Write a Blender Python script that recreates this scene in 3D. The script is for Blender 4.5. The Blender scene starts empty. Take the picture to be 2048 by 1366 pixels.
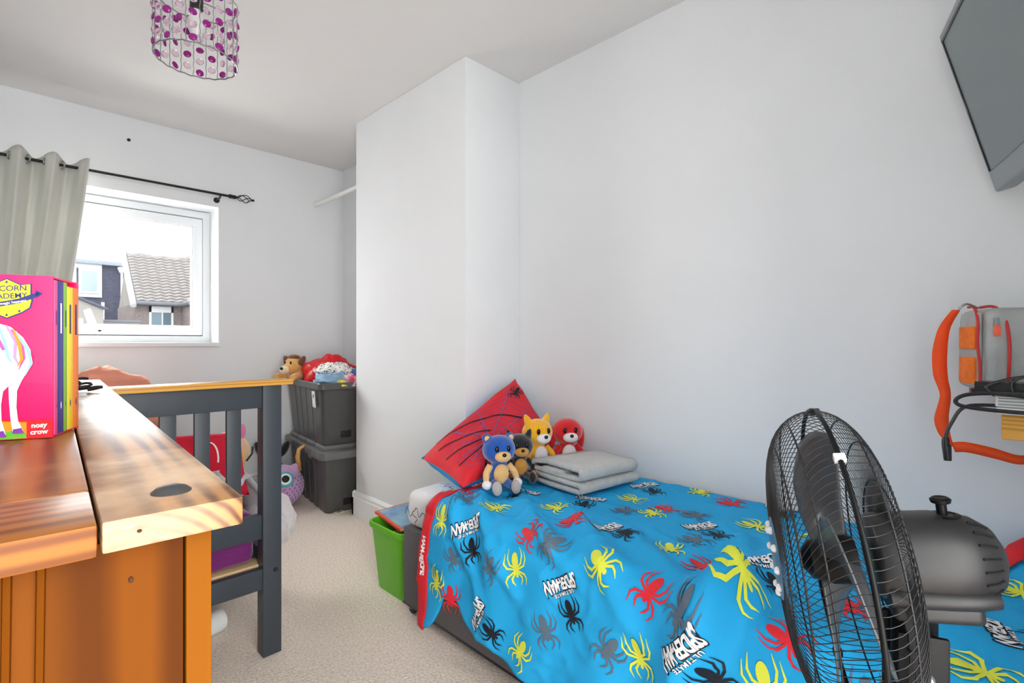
import bpy, bmesh, math, random
from mathutils import Vector, Matrix, Euler, noise
random.seed(7)
SC = bpy.context.scene
COL = SC.collection
PI = math.pi

# ------------------------------------------------------------------ camera
YAW = math.radians(45.2)
cam_data = bpy.data.cameras.new('camera')
cam = bpy.data.objects.new('camera', cam_data)
COL.objects.link(cam)
cam.location = (0, 0, 1.06)
cam.rotation_euler = (math.radians(90), 0, -YAW)
cam_data.sensor_width = 36
cam_data.lens = 36 * 1012 / 2048
cam_data.clip_start = 0.01
cam_data.clip_end = 200
SC.camera = cam

# ------------------------------------------------------------------ world, lights, exposure
world = bpy.data.worlds.new('overcast_sky')
SC.world = world
world.use_nodes = True
bg = world.node_tree.nodes['Background']
bg.inputs['Color'].default_value = (0.97, 0.985, 1.0, 1)
bg.inputs['Strength'].default_value = 1.5

def area_light(name, loc, rot, sx, sy, power, col=(1, 1, 1)):
    d = bpy.data.lights.new(name, 'AREA')
    d.shape = 'RECTANGLE'; d.size = sx; d.size_y = sy; d.energy = power; d.color = col
    o = bpy.data.objects.new(name, d); COL.objects.link(o)
    o.location = loc; o.rotation_euler = rot
    return o
# added fill lamp behind the doorway, unseen, lifting the whole room
area_light('doorway_fill', (0.12, -0.95, 1.05), (math.radians(90), 0, 0), 1.1, 2.0, 28, (1.0, 0.97, 0.93))
# added area lamp outside the glass, strengthening the weak sky light
area_light('window_fill', (0.45, 4.25, 1.65), (math.radians(-78), 0, 0), 1.0, 0.8, 24, (1.0, 0.985, 0.965))

SC.view_settings.view_transform = 'Standard'
SC.view_settings.look = 'None'
SC.view_settings.gamma = 1.0
SC.view_settings.use_curve_mapping = False
SC.view_settings.exposure = 0.95
SC.cycles.use_denoising = True
SC.cycles.max_bounces = 8
SC.cycles.diffuse_bounces = 5
SC.cycles.use_adaptive_sampling = True
SC.cycles.adaptive_threshold = 0.07
SC.cycles.adaptive_min_samples = 20
SC.cycles.transmission_bounces = 5
SC.cycles.glossy_bounces = 3
SC.cycles.sample_clamp_indirect = 6

# ------------------------------------------------------------------ helpers
def C(h):
    h = h.lstrip('#')
    def l(v):
        v /= 255
        return v / 12.92 if v <= 0.04045 else ((v + 0.055) / 1.055) ** 2.4
    return tuple(l(int(h[i:i + 2], 16)) for i in (0, 2, 4)) + (1.0,)

MATS = {}
def mat(name, col, rough=0.6, metal=0.0, var=0.0, vscale=8.0, bump=0.0, bscale=80.0, stretch=(1, 1, 1),
        coat=0.0, trans=0.0, sheen=0.0, col2=None, ior=1.45, detail=3.0, spec=0.5, bdist=0.01):
    """principled material; colour varies a little with a noise, fine relief from a second one"""
    if name in MATS: return MATS[name]
    m = bpy.data.materials.new(name); m.use_nodes = True
    nt = m.node_tree; p = nt.nodes['Principled BSDF']
    c1 = C(col); p.inputs['Base Color'].default_value = c1
    p.inputs['Roughness'].default_value = rough; p.inputs['Metallic'].default_value = metal
    p.inputs['Coat Weight'].default_value = coat; p.inputs['Transmission Weight'].default_value = trans
    p.inputs['Sheen Weight'].default_value = sheen; p.inputs['IOR'].default_value = ior
    p.inputs['Specular IOR Level'].default_value = spec
    if var or bump or col2:
        tc = nt.nodes.new('ShaderNodeTexCoord'); mp = nt.nodes.new('ShaderNodeMapping')
        mp.inputs['Scale'].default_value = stretch
        nt.links.new(tc.outputs['Object'], mp.inputs['Vector'])
    if var or col2:
        n = nt.nodes.new('ShaderNodeTexNoise'); n.inputs['Scale'].default_value = vscale
        n.inputs['Detail'].default_value = detail
        nt.links.new(mp.outputs['Vector'], n.inputs['Vector'])
        r = nt.nodes.new('ShaderNodeValToRGB')
        e = r.color_ramp.elements
        e[0].position = 0.33; e[1].position = 0.67
        if col2:
            e[0].color = c1; e[1].color = C(col2)
        else:
            e[0].color = tuple(min(1, x * (1 - var)) for x in c1[:3]) + (1,)
            e[1].color = tuple(min(1, x * (1 + var)) for x in c1[:3]) + (1,)
        nt.links.new(n.outputs['Fac'], r.inputs['Fac'])
        nt.links.new(r.outputs['Color'], p.inputs['Base Color'])
    if bump:
        n2 = nt.nodes.new('ShaderNodeTexNoise'); n2.inputs['Scale'].default_value = bscale
        n2.inputs['Detail'].default_value = 3
        nt.links.new(mp.outputs['Vector'], n2.inputs['Vector'])
        b = nt.nodes.new('ShaderNodeBump'); b.inputs['Strength'].default_value = bump
        b.inputs['Distance'].default_value = bdist
        nt.links.new(n2.outputs['Fac'], b.inputs['Height'])
        nt.links.new(b.outputs['Normal'], p.inputs['Normal'])
    MATS[name] = m
    return m

def wood(name, light, dark, axis='Y', scale=55.0, centre=(0, 0, 0), rough=0.35, coat=0.0, distort=3.0, mixs=0.75, patch=None):
    """growth rings around an axis, so faces along it show grain and faces across it show rings"""
    m = bpy.data.materials.new(name); m.use_nodes = True
    nt = m.node_tree; p = nt.nodes['Principled BSDF']; N = nt.nodes.new; L = nt.links.new
    tc = N('ShaderNodeTexCoord'); mp = N('ShaderNodeMapping')
    mp.inputs['Location'].default_value = centre
    st = {'X': (0.12, 1, 1), 'Y': (1, 0.12, 1), 'Z': (1, 1, 0.12)}[axis]
    mp.inputs['Scale'].default_value = st
    L(tc.outputs['Object'], mp.inputs['Vector'])
    w = N('ShaderNodeTexWave'); w.wave_type = 'RINGS'; w.rings_direction = axis
    w.inputs['Scale'].default_value = scale; w.inputs['Distortion'].default_value = distort
    w.inputs['Detail'].default_value = 2.5; w.inputs['Detail Scale'].default_value = 0.6
    L(mp.outputs['Vector'], w.inputs['Vector'])
    r = N('ShaderNodeValToRGB'); e = r.color_ramp.elements
    e[0].position = 0.25; e[0].color = C(light); e[1].position = 0.95; e[1].color = C(dark)
    L(w.outputs['Fac'], r.inputs['Fac'])
    n = N('ShaderNodeTexNoise'); n.inputs['Scale'].default_value = 9; n.inputs['Detail'].default_value = 4
    L(mp.outputs['Vector'], n.inputs['Vector'])
    mx = N('ShaderNodeMix'); mx.data_type = 'RGBA'; mx.blend_type = 'MULTIPLY'
    mx.inputs['Factor'].default_value = mixs
    r2 = N('ShaderNodeValToRGB'); r2.color_ramp.elements[0].color = (0.62, 0.55, 0.5, 1); r2.color_ramp.elements[1].color = (1, 1, 1, 1)
    r2.color_ramp.elements[0].position = 0.3; r2.color_ramp.elements[1].position = 0.62
    L(n.outputs['Fac'], r2.inputs['Fac'])
    L(r.outputs['Color'], mx.inputs[6]); L(r2.outputs['Color'], mx.inputs[7])
    out = mx.outputs[2]
    if patch:
        n3 = N('ShaderNodeTexNoise'); n3.inputs['Scale'].default_value = 6.0; n3.inputs['Detail'].default_value = 5
        L(tc.outputs['Object'], n3.inputs['Vector'])
        r3 = N('ShaderNodeValToRGB'); r3.color_ramp.elements[0].position = 0.5; r3.color_ramp.elements[1].position = 0.72
        L(n3.outputs['Fac'], r3.inputs['Fac'])
        m3 = N('ShaderNodeMix'); m3.data_type = 'RGBA'
        L(r3.outputs['Color'], m3.inputs['Factor']); L(out, m3.inputs[6]); m3.inputs[7].default_value = C(patch)
        out = m3.outputs[2]
    L(out, p.inputs['Base Color'])
    p.inputs['Roughness'].default_value = rough; p.inputs['Coat Weight'].default_value = coat
    p.inputs['Coat Roughness'].default_value = 0.2; p.inputs['Specular IOR Level'].default_value = 0.2 if coat else 0.06
    MATS[name] = m
    return m

def link(name, me, m, parent=None, smooth=True, ang=38):
    if m is not None:
        for mm in (m if isinstance(m, (list, tuple)) else [m]): me.materials.append(mm)
    if smooth and len(me.polygons):
        me.polygons.foreach_set('use_smooth', [True] * len(me.polygons))
        if ang: me.set_sharp_from_angle(angle=math.radians(ang))
    o = bpy.data.objects.new(name, me); COL.objects.link(o)
    if parent: o.parent = parent
    return o

def tag(o, label=None, cat=None, group=None, kind=None):
    if label: o['label'] = label
    if cat: o['category'] = cat
    if group: o['group'] = group
    if kind: o['kind'] = kind
    return o

def thing(name, label, cat, loc=(0, 0, 0), rz=0.0, group=None, rot=None):
    o = bpy.data.objects.new(name, None); COL.objects.link(o)
    o.empty_display_size = 0.05
    o.location = loc; o.rotation_euler = rot if rot else (0, 0, rz)
    return tag(o, label, cat, group)

def axes(ex, ey, ez, o=(0, 0, 0)):
    ex, ey, ez, o = Vector(ex), Vector(ey), Vector(ez), Vector(o)
    return Matrix(((ex.x, ey.x, ez.x, o.x), (ex.y, ey.y, ez.y, o.y), (ex.z, ey.z, ez.z, o.z), (0, 0, 0, 1)))

class MB:
    def __init__(self): self.bm = bmesh.new()
    def face(self, vs):
        try: return self.bm.faces.new(vs)
        except ValueError: return None
    def box(self, lo, hi, bev=0.0, seg=2, M=None):
        b2 = bmesh.new()
        bmesh.ops.create_cube(b2, size=1)
        for v in b2.verts:
            v.co = Vector([(lo[i] + hi[i]) / 2 + v.co[i] * (hi[i] - lo[i]) for i in range(3)])
        if bev: bmesh.ops.bevel(b2, geom=b2.edges[:], offset=bev, segments=seg, profile=0.6, affect='EDGES', clamp_overlap=True)
        self.add(b2, M); return self
    def add(self, b2, M=None):
        mp = {}
        for v in b2.verts: mp[v] = self.bm.verts.new(M @ v.co if M else v.co)
        for f in b2.faces: self.face([mp[v] for v in f.verts])
        b2.free(); return self
    def tube(self, pts, r, n=8, closed=False, caps=True, M=None, flat=None):
        pts = [Vector(p) for p in pts]; k = len(pts)
        rs = r if isinstance(r, (list, tuple)) else [r] * k
        rings = []; up = None
        for i, p in enumerate(pts):
            if closed: t = pts[(i + 1) % k] - pts[i - 1]
            else: t = pts[min(i + 1, k - 1)] - pts[max(i - 1, 0)]
            if t.length < 1e-9: t = Vector((0, 0, 1))
            t.normalize()
            if up is None:
                up = Vector((0, 0, 1)) if abs(t.z) < 0.9 else Vector((1, 0, 0))
            a = up - t * up.dot(t)
            if a.length < 1e-6: a = t.orthogonal()
            a.normalize(); b = t.cross(a); up = a
            ring = []
            for j in range(n):
                w = 2 * PI * j / n
                q = p + a * (math.cos(w) * rs[i] * (flat or 1)) + b * (math.sin(w) * rs[i])
                ring.append(self.bm.verts.new(M @ q if M else q))
            rings.append(ring)
        for i in range(k if closed else k - 1):
            A, B = rings[i], rings[(i + 1) % k]
            for j in range(n): self.face([A[j], A[(j + 1) % n], B[(j + 1) % n], B[j]])
        if caps and not closed:
            self.face(rings[0][::-1]); self.face(rings[-1])
        return self
    def lathe(self, prof, n=24, M=None, closed=False):
        rings = []
        for r, z in prof:
            if r < 1e-6:
                q = Vector((0, 0, z)); rings.append([self.bm.verts.new(M @ q if M else q)])
            else:
                ring = []
                for j in range(n):
                    w = 2 * PI * j / n; q = Vector((r * math.cos(w), r * math.sin(w), z))
                    ring.append(self.bm.verts.new(M @ q if M else q))
                rings.append(ring)
        for A, B in zip(rings, rings[1:] + ([rings[0]] if closed else [])):
            if len(A) == 1 and len(B) == 1: continue
            for j in range(n):
                k = (j + 1) % n
                if len(A) == 1: self.face([A[0], B[k], B[j]])
                elif len(B) == 1: self.face([A[j], A[k], B[0]])
                else: self.face([A[j], A[k], B[k], B[j]])
        return self
    def ell(self, c, rad, R=None, seg=20, rings=12):
        b2 = bmesh.new()
        bmesh.ops.create_uvsphere(b2, u_segments=seg, v_segments=rings, radius=1)
        S = Matrix.Diagonal(Vector((rad[0], rad[1], rad[2], 1)))
        return self.add(b2, Matrix.Translation(c) @ (R.to_4x4() if R else Matrix.Identity(4)) @ S)
    def prism(self, poly, z0, z1, M=None):
        a = [self.bm.verts.new((M @ Vector((x, y, z0))) if M else (x, y, z0)) for x, y in poly]
        b = [self.bm.verts.new((M @ Vector((x, y, z1))) if M else (x, y, z1)) for x, y in poly]
        n = len(poly)
        self.face(a[::-1]); self.face(b)
        for i in range(n): self.face([a[i], a[(i + 1) % n], b[(i + 1) % n], b[i]])
        return self
    def loops(self, ls, cap0=True, cap1=True):
        vs = [[self.bm.verts.new(p) for p in l] for l in ls]
        n = len(vs[0])
        for A, B in zip(vs, vs[1:]):
            for j in range(n): self.face([A[j], A[(j + 1) % n], B[(j + 1) % n], B[j]])
        if cap0: self.face(vs[0][::-1])
        if cap1: self.face(vs[-1])
        return self
    def grid(self, fn, nu, nv, wrap=False):
        g = [[self.bm.verts.new(fn(i / nu, j / nv)) for j in range(nv + 1)] for i in range(nu + (0 if wrap else 1))]
        k = len(g)
        for i in range(nu):
            for j in range(nv):
                self.face([g[i][j], g[(i + 1) % k][j], g[(i + 1) % k][j + 1], g[i][j + 1]])
        return self
    def build(self, name, m, parent=None, smooth=True, ang=38, recalc=True):
        if recalc: bmesh.ops.recalc_face_normals(self.bm, faces=self.bm.faces[:])
        me = bpy.data.meshes.new(name); self.bm.to_mesh(me); self.bm.free()
        return link(name, me, m, parent, smooth, ang)

def evaluated(o):
    dg = bpy.context.evaluated_depsgraph_get(); dg.update()
    return bpy.data.meshes.new_from_object(o.evaluated_get(dg))

def blob(name, ells, m, parent, voxel=0.006, smooth=8):
    """ellipsoids and tubes fused into one continuous skin"""
    mb = MB()
    for e in ells:
        if e[0] == 'e': mb.ell(e[1], e[2], e[3] if len(e) > 3 else None, 18, 12)
        else: mb.tube(e[1], e[2], 10)
    o = mb.build('tmp', None)
    r = o.modifiers.new('r', 'REMESH'); r.mode = 'VOXEL'; r.voxel_size = voxel
    s = o.modifiers.new('s', 'SMOOTH'); s.iterations = smooth; s.factor = 0.5
    me = evaluated(o); me.name = name
    old = o.data; bpy.data.objects.remove(o); bpy.data.meshes.remove(old)
    return link(name, me, m, parent, True, None)

def copy_tree(o, parent=None):
    c = o.copy(); COL.objects.link(c); c.parent = parent
    for ch in list(o.children): copy_tree(ch, c)
    return c

# flat prints -------------------------------------------------------
def poly2(polys):
    bm = bmesh.new()
    for p in polys:
        vs = [bm.verts.new((x, y, 0)) for x, y in p]
        try: bm.faces.new(vs)
        except ValueError: pass
    bmesh.ops.triangulate(bm, faces=bm.faces[:], ngon_method='EAR_CLIP')
    return bm

def ellipse(cx, cy, rx, ry, n=16, rot=0):
    c, s = math.cos(rot), math.sin(rot)
    return [(cx + rx * math.cos(2 * PI * i / n) * c - ry * math.sin(2 * PI * i / n) * s,
             cy + rx * math.cos(2 * PI * i / n) * s + ry * math.sin(2 * PI * i / n) * c) for i in range(n)]

def stroke(pts, ws):
    """a tapering brush stroke as a polygon"""
    L, R = [], []
    n = len(pts)
    if not isinstance(ws, (list, tuple)): ws = [ws] * n
    for i in range(n):
        a = Vector(pts[max(0, i - 1)]); b = Vector(pts[min(n - 1, i + 1)])
        t = (b - a); t = t.normalized() if t.length > 1e-9 else Vector((1, 0))
        p = Vector((-t.y, t.x)) * ws[i] / 2; q = Vector(pts[i])
        L.append(tuple(q + p)); R.append(tuple(q - p))
    quads = []
    for i in range(n - 1): quads.append([L[i], R[i], R[i + 1], L[i + 1]])
    return quads

def text2(txt, size=1.0, fat=0.0, shear=0.0, spacing=1.0):
    cu = bpy.data.curves.new('t', 'FONT'); cu.body = txt; cu.size = size; cu.offset = fat
    cu.align_x = 'CENTER'; cu.align_y = 'CENTER'; cu.shear = shear; cu.space_character = spacing
    cu.resolution_u = 3
    o = bpy.data.objects.new('t', cu); COL.objects.link(o)
    me = evaluated(o)
    bm = bmesh.new(); bm.from_mesh(me)
    bpy.data.objects.remove(o); bpy.data.curves.remove(cu); bpy.data.meshes.remove(me)
    bmesh.ops.triangulate(bm, faces=bm.faces[:])
    return bm

def merge2(bms):
    """[(bm, dx, dy, sx, sy)] into one flat bmesh"""
    out = bmesh.new()
    for b, dx, dy, sx, sy in bms:
        mp = {v: out.verts.new((v.co.x * sx + dx, v.co.y * sy + dy, 0)) for v in b.verts}
        for f in b.faces:
            try: out.faces.new([mp[v] for v in f.verts])
            except ValueError: pass
    return out

def apply_print(name, bm, surf, place, off, m, parent, maxlen=0.012, free=False):
    """lay a flat print on a surface; surf(u, v) gives point and normal"""
    b = bm.copy()
    u0, v0, rot, sc = place
    c, s = math.cos(rot), math.sin(rot)
    for v in b.verts:
        x, y = v.co.x * sc, v.co.y * sc
        v.co = (u0 + x * c - y * s, v0 + x * s + y * c, 0)
    if maxlen:
        for _ in range(5):
            es = [e for e in b.edges if e.calc_length() > maxlen]
            if not es: break
            bmesh.ops.subdivide_edges(b, edges=es, cuts=1)
            bmesh.ops.triangulate(b, faces=[f for f in b.faces if len(f.verts) > 3])
    for v in b.verts:
        P, N = surf(v.co.x, v.co.y)
        v.co = P + N * off
    me = bpy.data.meshes.new(name); b.to_mesh(me); b.free()
    return link(name, me, m, parent, True, None)
# ------------------------------------------------------------------ room shell
XR, YB, ZC = 1.89, 3.755, 2.40          # right wall, back wall, ceiling
XL, YN = -0.42, -0.27                   # left wall, near wall
CHX, CHY0, CHY1 = 1.53, 1.825, 2.87     # chimney breast
WX0, WX1, WZ0, WZ1 = -0.12, 1.012, 1.05, 1.951   # window opening
paint = mat('white_wall_paint', '#e9ecee', 0.85, var=0.012, vscale=3, bump=0.05, bscale=220, bdist=0.002, spec=0.25)
ceil_m = mat('white_ceiling_paint', '#e3e3e1', 0.9, var=0.01, vscale=2, bump=0.05, bscale=160, bdist=0.002, spec=0.2)
gloss = mat('white_gloss_paint', '#eef0f0', 0.3)
upvc = mat('white_plastic_frame', '#e6e9ec', 0.28)
carpet = mat('beige_carpet', '#d6c4b4', 1.0, col2='#f7ebdf', vscale=120, detail=6, bump=0.55, bscale=150, bdist=0.010, sheen=0.2, spec=0.1)

tag(MB().box((XL - .1, YN - .9, -0.08), (XR + .1, YB + .1, 0)).build('floor', carpet), 'beige twist pile carpet across the room', kind='structure')
tag(MB().box((XL - .1, YN - .1, ZC), (XR + .1, YB + .1, ZC + .1)).build('ceiling', ceil_m), 'plain white ceiling', kind='structure')
tag(MB().box((XR, YN - .1, 0), (XR + .12, YB + .3, ZC)).build('wall_right', paint), 'long white wall beside the blue bed', kind='structure')
tag(MB().box((XL - .12, YN - .1, 0), (XL, YB + .3, ZC)).build('wall_left', paint), 'white wall behind the pine chest', kind='structure')
wb = MB()
wb.box((XL, YB, 0), (XR, YB + .3, WZ0)).box((XL, YB, WZ1), (XR, YB + .3, ZC))
wb.box((XL, YB, WZ0), (WX0, YB + .3, WZ1)).box((WX1, YB, WZ0), (XR, YB + .3, WZ1))
tag(wb.build('wall_back', paint), 'white wall around the window', kind='structure')
wn = MB()
wn.box((0.62, YN - .1, 0), (XR, YN, ZC)).box((XL, YN - .1, 2.02), (0.62, YN, ZC))
tag(wn.build('wall_near', paint), 'white wall with the doorway, behind the camera', kind='structure')
tag(MB().box((CHX, CHY0, 0), (XR, CHY1, ZC), 0.006, 2).build('wall_chimney', paint), 'white chimney breast beside the head of the blue bed', kind='structure')

def skirting(name, p0, p1, nrm, parent=None):
    """moulded skirting board along p0-p1, sticking out along nrm"""
    prof = [(0, 0), (0.018, 0), (0.018, 0.108), (0.013, 0.116), (0.013, 0.121), (0.016, 0.126), (0.016, 0.132), (0.006, 0.145), (0, 0.147)]
    p0, p1, nrm = Vector(p0), Vector(p1), Vector(nrm)
    t = p1 - p0
    a = [p0 + nrm * x + Vector((0, 0, z)) for x, z in prof]
    b = [q + t for q in a]
    mb = MB(); mb.loops([a, b])
    return tag(mb.build(name, gloss, parent, ang=25), kind='structure' if not parent else None)
tag(skirting('baseboard_chimney', (CHX, CHY0 - .018, 0), (CHX, CHY1 + .018, 0), (-1, 0, 0)), 'white skirting board along the chimney breast')
tag(skirting('baseboard_chimney_side', (XR, CHY0, 0), (CHX - .018, CHY0, 0), (0, -1, 0)), 'white skirting board hidden at the bed head')
tag(skirting('baseboard_chimney_alcove', (XR, CHY1, 0), (CHX - .018, CHY1, 0), (0, 1, 0)), 'white skirting board inside the alcove')
tag(skirting('baseboard_back', (XL, YB, 0), (XR, YB, 0), (0, -1, 0)), 'white skirting board under the window wall')
tag(skirting('baseboard_right', (XR, YN, 0), (XR, CHY0, 0), (-1, 0, 0)), 'white skirting board behind the blue bed')

# window -------------------------------------------------------------
YF = 3.945                                # inner face of the fixed frame
win = thing('window_1', None, None, (0, 0, 0)); tag(win, 'white framed window with a top hung opening pane', kind='structure')
def ring_frame(name, x0, x1, z0, z1, w, y0, y1, parent, m=upvc, bev=0.006, lab=None):
    mb = MB()
    mb.box((x0, y0, z0), (x1, y1, z0 + w), bev).box((x0, y0, z1 - w), (x1, y1, z1), bev)
    mb.box((x0, y0, z0 + w - .004), (x0 + w, y1, z1 - w + .004), bev).box((x1 - w, y0, z0 + w - .004), (x1, y1, z1 - w + .004), bev)
    return mb.build(name, m, parent)
ring_frame('frame', WX0, WX1, 1.052, 1.945, 0.046, YF, YF + .07, win)
gapm = mat('dark_rubber_seal', '#3b3735', 0.8)
ring_frame('seal', WX0 + .044, WX1 - .044, 1.096, 1.901, 0.010, YF + .012, YF + .05, win, gapm, 0)
sash = ring_frame('sash', WX0 + .05, WX1 - .05, 1.102, 1.893, 0.056, YF - .012, YF + .05, win)
ring_frame('glazing_bead', WX0 + .104, WX1 - .104, 1.156, 1.839, 0.010, YF - .006, YF + .02, sash, upvc, .003)
glassm = bpy.data.materials.new('window_glass'); glassm.use_nodes = True
_nt = glassm.node_tree; _p = _nt.nodes['Principled BSDF']
_tr = _nt.nodes.new('ShaderNodeBsdfTransparent'); _gl = _nt.nodes.new('ShaderNodeBsdfGlossy'); _mx = _nt.nodes.new('ShaderNodeMixShader')
_gl.inputs['Roughness'].default_value = 0.03; _mx.inputs['Fac'].default_value = 0.05
_nt.links.new(_tr.outputs[0], _mx.inputs[1]); _nt.links.new(_gl.outputs[0], _mx.inputs[2])
_nt.links.new(_mx.outputs[0], _nt.nodes['Material Output'].inputs['Surface']); _nt.nodes.remove(_p)
MB().box((WX0 + .11, YF + .018, 1.162), (WX1 - .11, YF + .024, 1.833)).build('pane', glassm, sash)
sill = MB().box((WX0 - .03, YB - .022, WZ0 - .022), (WX1 + .002, YF + .002, WZ0 + .004), 0.004)
sill.build('window_sill', gloss, win)
hm = mat('handle_white_metal', '#f2f3f3', 0.25)
darkm = mat('dark_metal_screw', '#2c2a29', 0.4, 0.8)
for hx, hz, up in ((0.385, 1.128, 1), (0.27, 1.083, 0)):
    h = MB().box((hx - .035, YF - .030, hz - .012), (hx + .035, YF - .008, hz + .012), .004)
    if up:
        h.tube([(hx + .01, YF - .03, hz), (hx + .004, YF - .055, hz + .02), (hx - .012, YF - .065, hz + .07), (hx - .028, YF - .06, hz + .125)], [.012, .013, .013, .010], 10)
    else:
        h.tube([(hx, YF - .03, hz), (hx - .02, YF - .05, hz + .004), (hx - .10, YF - .055, hz + .008)], [.010, .010, .008], 10)
    ho = h.build('handle', hm, sash)
    MB().ell((hx + .028, YF - .032, hz - .003), (.009, .006, .005), None, 10, 8).build('key_slot', darkm, ho)

# little fixings on the back wall
tag(MB().lathe([(0, 0), (.009, 0), (.009, .004), (.004, .006), (.003, .018), (0, .02)], 12, axes((1, 0, 0), (0, 0, 1), (0, -1, 0), (0.532, YB, 2.264))).build('wall_screw', darkm),
    'small metal screw in the white wall just under the ceiling', 'screw')
tag(MB().tube([(1.668, CHY1 - .005, 2.09), (1.668, YB + .002, 2.09)], .015, 14).build('clothes_rail', mat('white_painted_rail', '#eeeee8', 0.5)),
    'white round hanging rail high up in the alcove', 'rail')
# ------------------------------------------------------------------ curtain and rod
ROD_Y, ROD_Z = 3.665, 2.016
blackmet = mat('black_iron', '#2b2a2a', 0.45, 0.6)
rod = thing('curtain_rod', 'thin black metal curtain rod with a twisted cage finial above the window', 'curtain rod', (0, ROD_Y, ROD_Z))
MB().tube([(XL + .02, 0, 0), (1.06, 0, 0)], .008, 12).build('pole', blackmet, rod)
MB().lathe([(0, 0), (.013, 0), (.014, .012), (.011, .018), (.013, .026), (.012, .040), (.006, .048), (0, .05)], 14, axes((0, 1, 0), (0, 0, 1), (1, 0, 0), (1.05, 0, 0))).build('finial_collar', blackmet, rod)
for k in range(4):
    pts = []
    for i in range(13):
        t = i / 12; r = .024 * math.sin(PI * min(1, max(0, t))) ** 0.8 + .002; w = k * PI / 2 + t * PI * 0.9
        pts.append((1.098 + t * .09, r * math.cos(w), r * math.sin(w)))
    MB().tube(pts, .0028, 6).build('finial_wire', blackmet, rod)
MB().ell((1.197, 0, 0), (.011, .008, .008), None, 12, 8).build('finial_tip', blackmet, rod)
MB().tube([(1.0, 0, -.004), (1.0, .02, -.018), (1.0, .085, -.02)], .006, 8).lathe([(0, 0), (.018, 0), (.018, .006), (0, .008)], 14, axes((1, 0, 0), (0, 0, -1), (0, -1, 0), (1.0, YB - ROD_Y, -.02))).build('bracket', blackmet, rod)

curt = thing('curtain', 'pale grey-green eyelet curtain bunched at the side of the window', 'curtain', (0, ROD_Y, 0))
curtm = mat('grey_green_curtain', '#d6d7cf', 0.85, var=0.04, vscale=14, bump=0.12, bscale=500, bdist=0.002, sheen=0.3, stretch=(1, 1, .3))
_nt = curtm.node_tree; _tl = _nt.nodes.new('ShaderNodeBsdfTranslucent'); _tl.inputs['Color'].default_value = C('#d6d6d0'); _mx = _nt.nodes.new('ShaderNodeMixShader'); _mx.inputs['Fac'].default_value = .16
_nt.links.new(_nt.nodes['Principled BSDF'].outputs[0], _mx.inputs[1]); _nt.links.new(_tl.outputs[0], _mx.inputs[2]); _nt.links.new(_mx.outputs[0], _nt.nodes['Material Output'].inputs['Surface'])
ctop, cbot = 2.06, 0.75
def curt_fn(s, t):
    z = ctop + (cbot - ctop) * t
    x = -0.36 + 0.70 * s
    ph = 2 * PI * (x - .06) / .135
    amp = .047 * (1 - .25 * t) + .006 * math.sin(3 * ph + 5 * t)
    pull = (x + .36) * (.115 * min(1, t * 1.9) ** 1.1)
    y = -amp * math.cos(ph + .7 * noise.noise((x * 3, 0, t * 1.5))) * 0.95
    xx = x - pull + .012 * math.sin(ph * .5 + t * 3) * t
    zz = z - (.012 * (1 - math.cos(ph)) * .5 if t == 0 else 0) + (.0)
    if t == 0: zz += .010 * math.cos(ph)
    return Vector((xx, min(y, .062), zz))
cp = MB().grid(curt_fn, 230, 46).build('curtain_panel', curtm, curt, ang=None)
cp.modifiers.new('thick', 'SOLIDIFY').thickness = .003
ringm = mat('brushed_eyelet_metal', '#b9bbbd', 0.25, 1.0)
for k in range(9):
    x = .06 - .135 * 3 + .0675 / 2 * 1 + k * .0675 - .0338 + .0338
    if not (-.34 < x < .335): continue
    side = 1 if k % 2 else -1
    xx = x - (x + .36) * 0
    Mx = axes((.35 * side, .94, 0), (0, 0, 1), (.94, -.35 * side, 0), (xx, 0.0, ROD_Z))
    pts = [Mx @ Vector((.022 * math.cos(w), .022 * math.sin(w), 0)) for w in [2 * PI * i / 20 for i in range(20)]]
    MB().tube(pts, .0045, 8, closed=True).build('eyelet', ringm, curt).location = (0, 0, 0)

# ------------------------------------------------------------------ pendant lampshade
lx, ly = 0.475, 2.015
LR, LZ0, LZ1 = 0.125, 2.035, 2.245
lamp = thing('pendant_lampshade', 'wire drum lampshade hung with purple and pink glass gems', 'lampshade', (lx, ly, LZ0))
LH = LZ1 - LZ0
chrome = mat('silver_wire', '#9fa3a6', 0.3, 0.9)
for z in (0, LH):
    pts = [(LR * math.cos(2 * PI * i / 80), LR * math.sin(2 * PI * i / 80), z + .0018 * math.sin(i * 2 * PI / 4)) for i in range(80)]
    MB().tube(pts, .0024, 6, closed=True).build('hoop', chrome, lamp)
NC = 20
wire_me = None
for k in range(NC):
    w = 2 * PI * (k + .5) / NC
    if wire_me is None:
        mb = MB().tube([(0, 0.0012 * math.sin(i * 1.7), LH * i / 24) for i in range(25)], .0013, 5)
        o = mb.build('upright_wire', chrome, lamp); wire_me = o.data
    else:
        o = bpy.data.objects.new('upright_wire', wire_me); COL.objects.link(o); o.parent = lamp
    o.location = (LR * math.cos(w), LR * math.sin(w), 0); o.rotation_euler = (0, 0, w)
gem_d = mat('purple_glass_gem', '#9a1c86', 0.08, trans=0.35, ior=1.45)
gem_l = mat('pale_pink_glass_gem', '#f3dcea', 0.05, trans=0.9, ior=1.3)
gm = {}
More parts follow.
